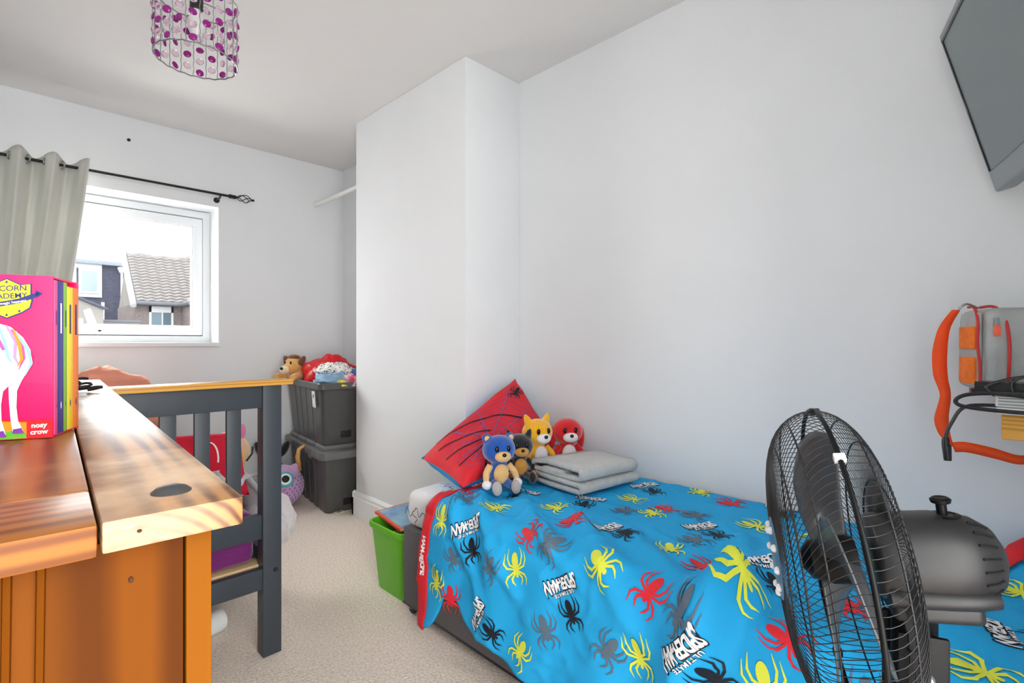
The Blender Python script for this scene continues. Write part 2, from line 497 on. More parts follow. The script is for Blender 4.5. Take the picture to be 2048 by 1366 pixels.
for k in range(NC):
    for j in range(5):
        dark = (j + k) % 2 == 0
        w = 2 * PI * k / NC
        if dark not in gm:
            o = MB().ell((0, 0, 0), (.0045, .0130, .0122), None, 14, 8).build('gem', gem_d if dark else gem_l, lamp, ang=None); gm[dark] = o.data
        else:
            o = bpy.data.objects.new('gem', gm[dark]); COL.objects.link(o); o.parent = lamp
        o.location = (LR * math.cos(w), LR * math.sin(w), .022 + j * .0415 + (.010 if k % 2 else -.006))
        o.rotation_euler = (random.uniform(-.3, .3), random.uniform(-.2, .2), w + random.uniform(-.5, .5))
MB().tube([(-LR, 0, LH), (LR, 0, LH)], .0022, 6).tube([(0, -LR, LH), (0, LR, LH)], .0022, 6).build('spider_fitting', chrome, lamp)
blkp = mat('black_plastic_holder', '#222224', 0.4)
MB().lathe([(0, LH + .05), (.012, LH + .05), (.02, LH + .035), (.021, LH - .03), (.017, LH - .035), (0, LH - .035)], 16).build('lamp_holder', blkp, lamp)
MB().lathe([(0, LH - .13), (.016, LH - .126), (.028, LH - .10), (.026, LH - .07), (.014, LH - .04), (.013, LH - .03)], 18).build('bulb', mat('white_glass_bulb', '#dfe0dd', 0.2), lamp)
MB().tube([(0, 0, LH + .04), (0, 0, ZC - LZ0)], .003, 8).build('cord', blkp, lamp)
MB().lathe([(0, ZC - LZ0 - .03), (.02, ZC - LZ0 - .03), (.045, ZC - LZ0 - .006), (.046, ZC - LZ0), (0, ZC - LZ0)], 20).build('ceiling_rose', gloss, lamp)

# ------------------------------------------------------------------ pine chest with planked top
DZ = 0.958
desk = thing('pine_chest', 'orange pine chest with a scuffed planked top in the foreground', 'chest', (0.112, 0.361, 0), -math.radians(3.0))
# local: x to the right (top's right edge at 0), y along the length, z up
DL, DW = 1.385, 0.41
pine_top = wood('pine_top', '#a67440', '#552c0e', 'Y', 40, (0.06, 0, -DZ + .05), 0.42, 0.12, 3.5, 0.7, '#c9ad90')
pine_top2 = wood('pine_top_red', '#965a2a', '#6c3714', 'Y', 30, (0.14, 0, -DZ + .09), 0.40, 0.12, 4.0, 0.8, '#b0763e')
pine_cross = wood('pine_cross', '#94591a', '#6a390c', 'X', 30, (0, .02, -DZ + .07), 0.45, 0.05, 3.0, 0.6)
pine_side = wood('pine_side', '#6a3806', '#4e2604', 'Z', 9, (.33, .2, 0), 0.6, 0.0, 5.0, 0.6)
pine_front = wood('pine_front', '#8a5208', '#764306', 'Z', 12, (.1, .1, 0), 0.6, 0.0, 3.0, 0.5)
T = .0185
MB().box((-.0727, 0, DZ - T), (0, DL, DZ), .0018).build('plank', pine_top, desk)
MB().box((-.160, .0895, DZ - T), (-.0745, DL, DZ - .0005), .0022).build('plank', pine_top2, desk)
MB().box((-.248, .0895, DZ - T), (-.1615, DL, DZ - .0005), .0022).build('plank', pine_top2, desk)
MB().box((-.330, .0895, DZ - T), (-.2495, DL, DZ - .0005), .0022).build('plank', pine_top, desk)
MB().box((-DW, .0895, DZ - T), (-.3315, DL, DZ - .0005), .0022).build('plank', pine_top2, desk)
MB().box((-DW, 0, DZ - T - .001), (-.0745, .088, DZ - .0008), .0022).build('plank', pine_cross, desk)
# body
BX0, BX1, BY0, BY1 = -DW + .015, -.014, .022, DL - .02
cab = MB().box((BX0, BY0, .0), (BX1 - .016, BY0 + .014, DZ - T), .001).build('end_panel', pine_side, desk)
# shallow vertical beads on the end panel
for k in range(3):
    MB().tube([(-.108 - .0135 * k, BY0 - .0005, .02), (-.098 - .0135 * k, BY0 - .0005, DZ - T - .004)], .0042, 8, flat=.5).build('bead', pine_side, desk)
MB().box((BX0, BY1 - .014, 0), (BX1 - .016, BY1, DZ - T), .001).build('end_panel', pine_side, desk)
MB().box((BX0, BY0 + .014, .03), (BX0 + .01, BY1 - .014, DZ - T)).build('back_panel', pine_side, desk)
MB().box((BX1 - .0148, BY0 - .001, 0), (BX1, BY0 + .03, DZ - T), .0015).build('stile', pine_front, desk)
MB().box((BX1 - .0148, BY1 - .03, 0), (BX1, BY1, DZ - T), .0015).build('stile', pine_front, desk)
MB().box((BX1 - .0148, BY0 + .03, 0), (BX1, BY1 - .03, .06), .0015).build('plinth', pine_front, desk)
knobm = mat('dark_metal_knob', '#2b2724', 0.4, 0.7)
for r in range(4):
    for cidx in range(2):
        y0 = BY0 + .034 + cidx * (BY1 - BY0 - .064) / 2; y1 = y0 + (BY1 - BY0 - .072) / 2
        z0 = .065 + r * .216; z1 = z0 + .208
        dr = MB().box((BX1 - .02, y0, z0), (BX1 + .003, y1, z1), .003).build('drawer_front', pine_front, desk)
        for ky in (.25, .75):
            yy = y0 + (y1 - y0) * ky
            MB().lathe([(0, .03), (.012, .028), (.015, .02), (.007, .012), (.006, 0)], 14, axes((0, 1, 0), (0, 0, 1), (1, 0, 0), (BX1 + .002, yy, (z0 + z1) / 2))).build('knob', knobm, dr)
MB().box((BX0 + .01, BY0 + .014, .05), (BX1 - .02, BY1 - .014, .06)).build('bottom_board', pine_side, desk)
capm = mat('black_rubber_cap', '#39393b', 0.55)
MB().lathe([(0, .0048), (.004, .0046), (.009, .003), (.0118, .0006), (.0118, 0), (0, 0)], 28, Matrix.Translation((-.0335, .044, DZ))).build('grommet', capm, desk)
holem = mat('dark_wood_hole', '#3a1c0c', 0.8)
MB().ell((-.0575, BY0 - .0005, DZ - T - .026), (.0013, .001, .0019), None, 10, 6).build('nail_hole', holem, desk)
MB().ell((-.0555, -.0003, DZ - .009), (.0013, .0008, .0010), None, 10, 6).build('nail_hole', holem, desk)
chipm = mat('bare_wood_chip', '#e9dcc6', 0.7)
for cx, cz, sx in ((-.0605, DZ - .0055, .0028), (-.0445, DZ - .0152, .003)):
    MB().ell((cx, -.0003, cz), (sx, .0008, .0007), None, 10, 6).build('chip', chipm, desk)
for p, q in (((-.082, .57), (-.071, .592)), ((-.058, .568), (-.0545, .573))):
    MB().ell(((p[0] + q[0]) / 2, BY0 - .0004, (p[1] + q[1]) / 2 + .12), (.006, .0007, .0022), Matrix.Rotation(.6, 3, 'Y'), 10, 6).build('paint_fleck', chipm, desk)

# small black bundle on the chest
cl = thing('cable_bundle', 'small tangled black cable on the far end of the pine chest', 'cable', (0.10, 1.33, DZ))
cl.scale = (.75, .75, .75)
cabm = mat('black_rubber_cable', '#1d1e20', 0.35)
pts = [(.03 * math.cos(t * .9) + .012 * math.sin(t * 2.3), .02 * math.sin(t * .9), .006 + .0045 * t * .5 + .003 * math.sin(t * 3)) for t in [i * .35 for i in range(40)]]
MB().tube(pts, .0035, 6).build('loop', cabm, cl)
MB().tube([(.028, -.012, .008), (.045, -.02, .012), (.058, -.018, .013)], [.006, .006, .004], 8).build('plug', cabm, cl)
# ------------------------------------------------------------------ book box on the chest
AB = math.radians(-23)
bs = thing('book_box', 'bright pink card slipcase with a yellow shield and white horse on its front', 'book box', (0.0376, 0.725, DZ), AB)
# local: x to the left is negative (front face along -x), y into depth, z up ; right-front edge at origin
BH, BWD, BD = 0.1715, 0.112, 0.066
pinkm = mat('pink_glossy_card', '#ee1160', 0.32, coat=0.2)
pinkl = mat('pink_card_edge', '#f4508c', 0.4)
slip = MB()
slip.box((-BWD, 0, 0), (0, .003, BH), .0006)
slip.box((-BWD, BD - .0012, 0), (0, BD, BH), .0003)
slip.box((-BWD, .003, 0), (-.002, BD - .0012, .002)); slip.box((-BWD, .003, BH - .002), (-.002, BD - .0012, BH))
slip.box((-BWD, .003, .002), (-BWD + .002, BD - .003, BH - .002))
slip.build('slipcase', pinkm, bs)
def cover_surf(u, v): return Vector((u, 0, v)), Vector((0, -1, 0))
yel = mat('yellow_print', '#f7e12b', 0.4); navy = mat('navy_print', '#27306e', 0.45); whit = mat('white_print', '#f4f1f2', 0.45)
redp = mat('red_print', '#e01a26', 0.4); grnp = mat('green_print', '#5fae33', 0.45); orgp = mat('orange_print', '#f08a1e', 0.45)
purp = mat('purple_print', '#7a2f9a', 0.45); tealp = mat('teal_print', '#8cc6dc', 0.45); magp = mat('magenta_print', '#c8509c', 0.45); lilp = mat('lilac_print', '#a98ac6', 0.45)
k = BH / 322.0        # metres per millimetre-like print unit
def CP(name, polys, m, off, parent=bs): return apply_print(name, poly2(polys), cover_surf, (0, 0, 0, 1), off, m, parent, 0)
def P(x, y): return ((x - 104) * .000423, (875 - y) * k)          # print layout coordinates
shield_o = [P(x, y) for x, y in ((-46, 578), (-20, 576), (16, 560), (44, 572), (64, 569), (64, 588), (66, 604), (62, 618), (46, 628), (16, 640), (-14, 628), (-34, 616), (-36, 600), (-44, 590))]
cx, cy = P(16, 598)
shield_i = [(cx + (x - cx) * .93, cy + (y - cy) * .93) for x, y in shield_o]
CP('shield_outline', [shield_o], navy, .0003); CP('shield', [shield_i], yel, .0005)
CP('ribbon', stroke([P(-40, 622), P(0, 612), P(40, 604), P(66, 594), P(78, 588)], [9 * k] * 4 + [4 * k]) + [[P(72, 598), P(70, 582), P(86, 588)]], navy, .0007)
def CT(txt, x, y, size, m, off, rot=0, fat=0.0, sp=1.0):
    b = text2(txt, 1, fat, 0.05, sp); u, v = P(x, y)
    o = apply_print('lettering', b, cover_surf, (u, v, rot, size * k * 1.0), off, m, bs, 0); b.free(); return o
CT('UNICORN', 12, 581, 15, navy, .0009, .06, .012, .95)
CT('ACADEMY', 14, 596, 14.5, navy, .0009, .10, .012, .95)
CT('where magic happens', 16, 609, 7, whit, .0011, .2, .01)
for sx, sy in ((16, 568), (16, 632), (40, 624)):
    st = [P(sx + (4 if i % 2 == 0 else 1.7) * math.sin(i * PI / 5), sy - (4 if i % 2 == 0 else 1.7) * math.cos(i * PI / 5)) for i in range(10)]
    CP('star', [st], navy, .0009)
# meadow band
CP('meadow_red', [[P(-118, 838), P(0, 834), P(40, 836), P(104, 846), P(104, 874), P(-118, 874)]], redp, .0003)
CP('meadow_orange', [[P(-118, 848), P(0, 838), P(54, 842), P(54, 866), P(-118, 870)]], orgp, .0005)
CP('meadow_green', [[P(-118, 866), P(0, 862), P(30, 856), P(52, 862), P(54, 873), P(-118, 874)]], grnp, .0007)
CP('publisher_box', [[P(54, 838), P(104, 838), P(104, 874), P(54, 874)]], redp, .0009)
CT('nosy', 78, 849, 13, whit, .0011, .03, .03); CT('crow', 78, 862, 13, whit, .0011, .03, .03)
# white horse, seen from behind its rump
CP('horse_body', [[P(-112, 700), P(-90, 660), P(-50, 652), P(-8, 646), P(24, 655), P(48, 676), P(62, 700), P(64, 722), P(52, 748), P(44, 762),
                   P(36, 780), P(35, 812), P(38, 838), P(48, 858), P(28, 860), P(24, 836), P(21, 800), P(20, 770), P(10, 780), P(6, 806),
                   P(7, 836), P(15, 864), P(-12, 866), P(-10, 830), P(-14, 780), P(-40, 764), P(-76, 766), P(-80, 820), P(-70, 862), P(-94, 864), P(-98, 800), P(-104, 750)]], whit, .0013)
for i, (mm, pts) in enumerate(((tealp, [P(2, 652), P(14, 690), P(20, 716), P(28, 726)]), (lilp, [P(16, 652), P(34, 684), P(32, 714), P(40, 730)]),
                               (magp, [P(26, 660), P(46, 690), P(50, 716), P(40, 738)]), (tealp, [P(34, 664), P(58, 700), P(64, 726), P(52, 750)]),
                               (magp, [P(-12, 650), P(0, 676), P(12, 700)]), (orgp, [P(30, 660), P(42, 690), P(46, 718), P(38, 732)]))):
    CP('tail_hair', stroke(pts, [3 * k, 6 * k, 5 * k, 1.5 * k][:len(pts)]), mm, .0015 + i * .0002)
CP('hoof', [[P(30, 854), P(46, 852), P(50, 862), P(29, 862)]], purp, .0028)
CP('hoof', [[P(-6, 858), P(12, 856), P(17, 868), P(-8, 868)]], purp, .0028)
# paperbacks with their spines in the open side of the slipcase
bookdefs = [('#d94a86', .0070, 'pink'), ('#2c2f86', .0150, 'navy'), ('#7fb43c', .0085, 'green'), ('#f4d71f', .0150, 'yellow'), ('#f07a1a', .0160, 'orange')]
yy = .0034
paper = mat('book_paper', '#e9e2d0', 0.8)
for bi, (col, th, cn) in enumerate(bookdefs):
    R = Matrix.Rotation(AB, 4, 'Z')
    o = thing('paperback_book', cn + ' paperback spine in the pink slipcase', 'book', Vector((0.0376, 0.725, DZ)) + (R @ Vector((0, yy, .0024))), AB, 'paperbacks in the slipcase')
    m = mat('cover_' + cn, col, 0.35, coat=.15)
    hh = BH - .006 - (.004 if bi in (3, 4) else .0)
    MB().box((-BWD + .006, 0, 0), (.0006, th * .97, hh), .0006).build('cover', m, o)
    MB().box((-BWD + .004, .0006, .0008), (-BWD + .0062, th * .96 - .0006, hh - .0008)).build('page_block', paper, o)
    def spine_surf(u, v, th=th): return Vector((.0007, u, v)), Vector((1, 0, 0))
    apply_print('spine_mark', poly2([ellipse(0, 0, .3, .9, 10)]), spine_surf, (th * .48, .03, 0, th * .3), .0002, navy if bi != 1 else whit, o, 0)
    apply_print('spine_mark', poly2([[(-.25, -2.2), (.25, -2.2), (.25, 2.2), (-.25, 2.2)]]), spine_surf, (th * .48, .125, 0, th * .5), .0002, navy if bi != 1 else whit, o, 0)
    yy += th

# ------------------------------------------------------------------ dark single bed
darkb = mat('charcoal_paint', '#363d44', 0.42, var=.05, vscale=12, bump=.04, bscale=160, bdist=.002, stretch=(1, 1, .2))
capw = wood('oak_cap', '#dba64e', '#bd8434', 'X', 38, (0, .03, -.9), .4, .2, 2.5, .4)
bed = thing('single_bed', 'charcoal painted slatted bed frame with an oak top rail', 'bed', (0.614, 1.782, 0))
# local: footboard along -x from x=0.06, bed runs to +y
BW = 0.98; BLn = 1.93
def dark_post(x0, y0, z1): return MB().box((x0, y0, 0), (x0 + .06, y0 + .055, z1), .002).build('post', darkb, bed)
po = dark_post(0, 0, .912); dark_post(-BW + .06, 0, .912); dark_post(0, BLn - .055, .62); dark_post(-BW + .06, BLn - .055, .62)
MB().lathe([(0, .005), (.006, .0045), (.0075, 0)], 16, axes((1, 0, 0), (0, 0, 1), (0, -1, 0), (.041, 0, .285))).build('bolt_cover', blkp, po)
MB().box((-BW + .04, -.012, .912), (.096, .068, .930), .004).build('cap_rail', capw, bed)
def rail(z0, z1, y0=.014, y1=.040, nm='rail'): return MB().box((-BW + .12, y0, z0), (.001, y1, z1), .002).build(nm, darkb, bed)
rail(.837, .912, .012, .042); rail(.395, .477); rail(.228, .297, .006, .034)
sl_me = None
for i in range(10):
    x0 = -.104 - i * .0905 + .042 - .0425
    if x0 < -BW + .13: break
    if sl_me is None:
        o = MB().box((0, .018, .477), (.0425, .036, .837), .0015).build('slat', darkb, bed); sl_me = o.data
    else:
        o = bpy.data.objects.new('slat', sl_me); COL.objects.link(o); o.parent = bed
    o.location = (x0 + .0, 0, 0)
for x0 in (.012, -BW + .062):
    MB().box((x0, .055, .228), (x0 + .024, BLn - .055, .345), .002).build('side_rail', darkb, bed)
MB().box((-BW + .12, BLn - .045, .228), (0, BLn - .02, .55), .002).build('headboard_panel', darkb, bed)
slatw = mat('pale_pine_slat', '#d9bb8d', 0.6, var=.08, vscale=20, stretch=(.1, 1, 1))
b_me = None
for i in range(12):
    y = .045 + i * .155
    if b_me is None:
        o = MB().box((-BW + .085, 0, .283), (.012, .07, .301), .001).build('base_slat', slatw, bed); b_me = o.data
    else:
        o = bpy.data.objects.new('base_slat', b_me); COL.objects.link(o); o.parent = bed
    o.location = (0, y, 0)
# mattress with plum sheet
plum = mat('plum_fitted_sheet', '#6b1166', 0.75, var=.15, vscale=9, bump=.35, bscale=14, bdist=.03, sheen=.3, stretch=(.5, 1, 3))
tag(MB().box((-.300, 1.845, .302), (.610, 3.64, .475), .035, 4).build('mattress', plum), 'mattress in a plum purple sheet on the charcoal bed', 'mattress')

def lump(name, label, cat, c, rad, m, seed=0, rot=0, nz=.18, fr=3.0, flat=-.35, tilt=(0, 0), group=None, seg=(40, 24), parent=None):
    """soft crumpled cloth form"""
    mb = MB(); b2 = bmesh.new()
    bmesh.ops.create_uvsphere(b2, u_segments=seg[0], v_segments=seg[1], radius=1)
    for v in b2.verts:
        d = v.co.normalized()
        n1 = noise.fractal(d * fr + Vector((seed * 7.3, seed * 3.1, 0)), .9, 2.1, 4)
        n2 = abs(noise.noise(d * fr * 1.7 + Vector((seed, 5, 2))))
        r = 1 + nz * n1 - nz * .6 * n2
        v.co = Vector((d.x * r, d.y * r, max(d.z * r, flat)))
    M = Matrix.Translation(c) @ Euler((tilt[0], tilt[1], rot)).to_matrix().to_4x4() @ Matrix.Diagonal(Vector((*rad, 1)))
    mb.add(b2, M)
    o = mb.build(name, m, parent, ang=None)
    if label: tag(o, label, cat, group)
    return o

def cushion_surf(corners, th, p=.5, q=4):
    D, Cc, B, A = [Vector(x) for x in corners]      # bottom-left, bottom-right, top-right, top-left
    n = ((Cc - D) + (B - A)).cross((A - D) + (B - Cc)).normalized()
    def f(s, t, side=1):
        base = D * (1 - s) * (1 - t) + Cc * s * (1 - t) + B * s * t + A * (1 - s) * t
        es = max(0, 1 - abs(2 * s - 1) ** q) ** p; et = max(0, 1 - abs(2 * t - 1) ** q) ** p
        # edges draw in between the corners
        mid = (D + Cc + B + A) / 4
        pin = .045 * ((1 - (2 * s - 1) ** 2) * (abs(2 * t - 1) ** 3) + (1 - (2 * t - 1) ** 2) * (abs(2 * s - 1) ** 3))
        base = base + (mid - base) * pin
        w = .010 * noise.noise((s * 5, t * 5, side * 3.0 + th * 50)) * es * et
        return base + n * side * (th * es * et + w)
    return f, n
def cushion(name, label, cat, corners, th, m, m2=None, parent=None, group=None, back=1.0):
    root = thing(name, label, cat, (0, 0, 0), group=group)
    f, n = cushion_surf(corners, th)
    a = MB().grid(lambda s, t: f(s, t, 1), 28, 22).build('front_panel', m, root, ang=None)
    b = MB().grid(lambda s, t: f(s, t, 0) + (f(s, t, -1) - f(s, t, 0)) * back, 28, 22).build('back_panel', m2 or m, root, ang=None)
    return root, f, n

# red cushion on the charcoal bed
redcl = mat('red_cotton', '#cf1230', 0.8, var=.06, vscale=12, bump=.15, bscale=30, bdist=.01)
rc, rf, rn = cushion('red_cushion', 'red cushion with a white stitched loop, behind the bed slats', 'cushion',
    [(0.36, 2.22, .478), (0.66, 2.06, .478), (0.67, 2.19, .70), (0.37, 2.36, .70)], .05, redcl)
loop = [(.70 + .07 * math.cos(t), .58 + .20 * math.sin(t)) for t in [(-.6 + i * .33) for i in range(15)]]
apply_print('stitched_loop', poly2(stroke(loop, .018)), lambda u, v: (rf(u, v, 1), rn), (0, 0, 0, 1), .002, whit, rc, .05)
# peach pillow leaning on the window wall
peach = mat('peach_cotton', '#ea9a80', 0.8, var=.12, vscale=6, bump=.5, bscale=9, bdist=.03, stretch=(.5, 1, 3))
lump('peach_pillow', 'crumpled peach pillow leaning against the wall below the window', 'pillow', (.385, 3.44, .60), (.27, .13, .325), peach, 2, .1, .10, 2.2, -.38)
lump('sunlit_patch_form', 'white form added for the sunlit patches on both sides of the peach pillow', 'pillow', (.385, 3.640, .60), (.30, .055, .30), mat('sunlit_patch_white', '#f4f2ee', .8), 5, .05, .10, 2.0, -.40)  # white shape standing in for sunlit streaks beside the peach pillow
# round yellow and pink soft toy
yp = mat('yellow_pink_plush', '#e6cf62', 0.9, col2='#e79ab0', vscale=5, sheen=.5)
t = thing('round_soft_toy', 'round yellow and pink soft toy lying between grey blanket and red cushion', 'soft toy', (.655, 2.19, .55))
MB().ell((0, .12, .05), (.085, .085, .085)).build('body', yp, t)
MB().ell((.045, .09, .135), (.016, .02, .035), Matrix.Rotation(.3, 3, 'X'), 12, 8).build('ear', mat('pink_felt', '#e58bb0', .9), t)
MB().tube([(.05, .045, .02), (.075, .055, .045), (.082, .07, .07)], .004, 6).build('stitched_mouth', blkp, t)
# pale grey fleece spilling over the side of the bed
fleece = mat('pale_grey_fleece', '#cdc8ca', 0.95, var=.05, vscale=30, bump=.25, bscale=120, bdist=.004, sheen=.6)
fl = thing('grey_fleece_blanket', 'pale grey fleece heaped on the bed and spilling over its side', 'blanket', (0, 0, 0))
lump('heap', None, None, (.50, 2.20, .513), (.17, .20, .085), fleece, 3, .3, .3, 2.5, -.42, parent=fl)
def spill(s, t):
    x = .58 + .20 * min(1, s * 1.6) + .02 * math.sin(s * 5 + t * 4); z = .530 - .46 * max(0, s - .22) + .02 * math.sin(t * 7 + s * 3) * (1 - s)
    y = 2.14 + .34 * t + .05 * math.sin(s * 4 + 1)
    fold = .028 * math.sin(t * 15 + s * 2)
    return Vector((x + fold * s, y, max(z + fold * (1 - s) * .6, .02)))
o = MB().grid(spill, 40, 50).build('overhang', fleece, fl, ang=None); o.modifiers.new('t', 'SOLIDIFY').thickness = .018
for (pts, rr) in (([(.72, 2.28, .40), (.81, 2.32, .375), (.87, 2.34, .33), (.89, 2.31, .27), (.87, 2.26, .23)], [.04, .05, .052, .048, .035]),
                  ([(.70, 2.20, .38), (.78, 2.22, .33), (.83, 2.24, .26), (.84, 2.22, .20)], [.03, .045, .048, .03])):
    MB().tube(pts, rr, 14).build('fold', fleece, fl, ang=None)
# white roll under the bed
t = thing('white_paper_roll', 'white rounded roll lying on the carpet under the charcoal bed', 'roll', (.535, 2.06, 0), math.radians(15))
wr = mat('white_matte_paper', '#dfe3e4', 0.7)
MB().lathe([(0, 0), (.034, 0), (.040, .006), (.041, .20), (.036, .215), (.030, .218), (0, .214)], 22, axes((0, 0, 1), (0, 1, 0), (1, 0, 0), (-.18, 0, .041))).build('roll_body', wr, t)
MB().lathe([(0, 0), (.012, 0), (.012, .003), (0, .003)], 14, axes((0, 0, 1), (0, 1, 0), (1, 0, 0), (.0335, 0, .041))).build('core', mat('grey_card_core', '#9b9a96', .8), t)
# ------------------------------------------------------------------ divan bed along the right wall
divm = mat('dark_grey_linen', '#565557', 0.9, col2='#6a686a', vscale=240, bump=.5, bscale=420, bdist=.002, detail=2)
dv = thing('divan_bed', 'dark grey fabric divan base on small castors along the long wall', 'bed base', (1.10, 1.69, 0), math.radians(-1.0))
# local: y negative toward the foot
MB().box((0, -1.91, .045), (.765, 0, .343), .008).build('base_body', divm, dv)
MB().tube([(.0, -1.91, .048), (.0, 0, .048)], .004, 6).build('bottom_piping', mat('black_piping', '#1f1f21', .6), dv)
cm = mat('black_castor', '#17181a', .4)
for x, y in ((.03, -.025), (.73, -.03), (.03, -1.87), (.73, -1.87), (.03, -.95)):
    c = MB().lathe([(0, -.008), (.018, -.008), (.0215, -.004), (.0215, .004), (.018, .008), (0, .008)], 18, axes((0, 0, 1), (0, 1, 0), (1, 0, 0), (x, y, .0215))).build('castor_wheel', cm, dv)
    MB().box((x - .012, y - .005, .02), (x + .012, y + .012, .047), .003).build('castor_fork', chrome, c)

sheet = mat('white_printed_sheet', '#e7e8ea', 0.85, var=.03, vscale=8, bump=.25, bscale=16, bdist=.02)
mt = thing('divan_mattress', 'single mattress in a white sheet with small dark doodle prints', 'mattress', (0, 0, 0))
mb = MB().box((1.105, -.20, .345), (1.865, 1.685, .488), .045, 5)
bmesh.ops.subdivide_edges(mb.bm, edges=[e for e in mb.bm.edges if e.calc_length() > .08], cuts=14, use_grid_fill=True)
for v in mb.bm.verts:
    n1 = noise.noise(v.co * 9); n2 = noise.noise(v.co * 4 + Vector((3, 1, 7)))
    edge = max(0, v.co.y - 1.45) / .24
    v.co += Vector((-.008 * n1 * edge, .010 * n1 * edge - .004, .006 * n2 * edge if v.co.z > .4 else 0))
mb.build('mattress_body', sheet, mt, ang=None)
def sheet_side(u, v): return Vector((1.099, u, v)), Vector((-1, 0, 0))
def sheet_top(u, v): return Vector((v, u, .492)), Vector((0, 0, 1))
doo = mat('dark_ink_print', '#3a3b44', 0.7); doo2 = mat('rust_ink_print', '#b5613a', 0.7)
def squig(seed, n=7):
    rr = random.Random(seed); pts = [(0, 0)]
    for i in range(n): pts.append((pts[-1][0] + rr.uniform(.1, .3), math.sin(i * 1.3 + seed) * .35))
    return stroke(pts, [.07] * len(pts))
for i, (y, z, r) in enumerate(((1.60, .366, 1.4), (1.54, .41, .2), (1.53, .366, 1.7), (1.615, .405, .1), (1.50, .372, .3))):
    apply_print('doodle', poly2(squig(i)), sheet_side, (y, z, r, .045), .0035, doo2 if i == 2 else doo, mt, .01)
for i, (y, x, r) in enumerate(((1.55, 1.22, .3), (1.58, 1.36, 2.0), (1.52, 1.17, 1.2), (1.56, 1.45, .8))):
    apply_print('doodle', poly2(squig(i + 9)), sheet_top, (y, x, r, .05), .004, doo, mt, .01)

# duvet ---------------------------------------------------------------
DU0, DU1 = -.245, 1.475
V1, VR = .752, .052
RIDGES = [  # (u0, v0, u1, v1, width, height)
    (.37, .32, .44, .72, .055, .034), (.44, .72, .53, 1.02, .05, .050), (.40, .62, .30, 1.0, .06, -.018),
    (1.22, .62, .80, .86, .022, .012), (1.30, .52, .92, .80, .020, .012), (1.18, .45, .70, .78, .022, .010), (1.36, .66, 1.02, .95, .022, .015),
    (.95, .62, .60, .92, .025, .014), (.78, .60, .50, .78, .03, .012), (1.40, .72, 1.16, 1.02, .022, .017),
    (.55, .38, .44, .62, .02, .009), (.2, .3, .05, .62, .05, .014), (.0, .15, -.15, .4, .04, .025), (-.05, .03, -.2, .12, .05, .05)]
def seg_dist(p, a, b):
    ab = b - a; t = max(0, min(1, (p - a).dot(ab) / ab.length_squared)); return (p - (a + ab * t)).length, t
RID = [(Vector((a, b)), Vector((c, d)), w, h) for a, b, c, d, w, h in RIDGES]
def hem_len(u):
    """how far the hanging side reaches, as cloth length from the wall"""
    base = 1.17
    base += .035 * math.sin(u * 9.0 + .5)
    base -= .11 * math.exp(-((u - 1.315) / .055) ** 2)
    base += .02 * math.exp(-((u - 1.45) / .04) ** 2)
    return base
def duvet_raw(u, v):
    Z0 = .502
    if v < V1: x, z, nx, nz, dep = 1.868 - v, Z0, 0, 1, 0
    elif v < V1 + VR * PI / 2:
        w = (v - V1) / VR; x = 1.868 - V1 - VR * math.sin(w); z = Z0 - VR * (1 - math.cos(w)); nx, nz = -math.sin(w), math.cos(w); dep = 0
    else:
        dep = v - V1 - VR * PI / 2; x = 1.868 - V1 - VR - .05 * dep - .02; z = Z0 - VR - dep * .985; nx, nz = -1, .05
        x += .02 * math.exp(-dep * 30)
    d = .006 * noise.noise((u * 6, v * 6, 0)) + .004 * noise.noise((u * 14, v * 14, 4))
    p = Vector((u, v))
    for a, b, w, h in RID:
        if abs(u - (a.x + b.x) / 2) > abs(a.x - b.x) / 2 + 3 * w: continue
        ds, t = seg_dist(p, a, b)
        d += 1.5 * h * math.exp(-(ds / w) ** 2) * (1 - .35 * t)
    side = max(0, min(1, (v - .72) / .25))
    pl = math.sin(u * 31 + 1.2 * math.sin(v * 7) - v * 9) * .5 + math.sin(u * 17 - v * 6 + 2) * .5
    d += side * (.017 * pl + .012 * noise.noise((u * 5, v * 3, 9)))
    # fine creases
    cr = 1 - abs(noise.noise((u * 9 + v * 4, v * 11 - u * 3, 2.5))) * 2
    d += .007 * max(0, cr) ** 4 * (1 if v > .5 else .5)
    if v < .03: d -= (.03 - v) * .3
    d = max(d, -.008)
    return Vector((x + nx * d, u + .0 * d, z + nz * d))
def duvet_pt(u, v): return duvet_raw(u, v)
def duvet_surf(u, v):
    e = .004
    p = duvet_raw(u, v); n = (duvet_raw(u, v + e) - duvet_raw(u, v - e)).cross(duvet_raw(u + e, v) - duvet_raw(u - e, v))
    n.normalize()
    if n.z < 0 and v < .8: n = -n
    if n.x > 0 and v >= .8: n = -n
    return p, n
duvm = mat('blue_duvet_cotton', '#27a8e4', 0.7, var=.04, vscale=4, bump=.06, bscale=60, bdist=.004, spec=.2)
redl = mat('red_duvet_lining', '#d21f2c', 0.65, var=.06, vscale=9)
dvt = thing('duvet', 'blue spider patterned duvet spread over the divan bed', 'duvet', (0, 0, 0))
def dfn(s, t):
    u = DU0 + (DU1 - DU0) * s; return duvet_raw(u, hem_len(u) * t)
dm = MB().grid(dfn, 190, 130).build('cover', [duvm, redl], dvt, ang=None)
so = dm.modifiers.new('thick', 'SOLIDIFY'); so.thickness = .010; so.offset = -1; so.material_offset = 1; so.material_offset_rim = 0
# which way the shell thickens: inward
me = dm.data
if me.polygons[100].normal.z < 0: me.flip_normals()
# red hem along the head end
def hemfn(s, t):
    v = hem_len(1.46) * s * 1.0
    u = 1.437 + .046 * t
    p, n = duvet_surf(u, v)
    return p + n * (.003 + .004 * math.sin(PI * t))
o = MB().grid(hemfn, 120, 6).build('red_hem', redl, dvt, ang=None); o.modifiers.new('t', 'SOLIDIFY').thickness = .003
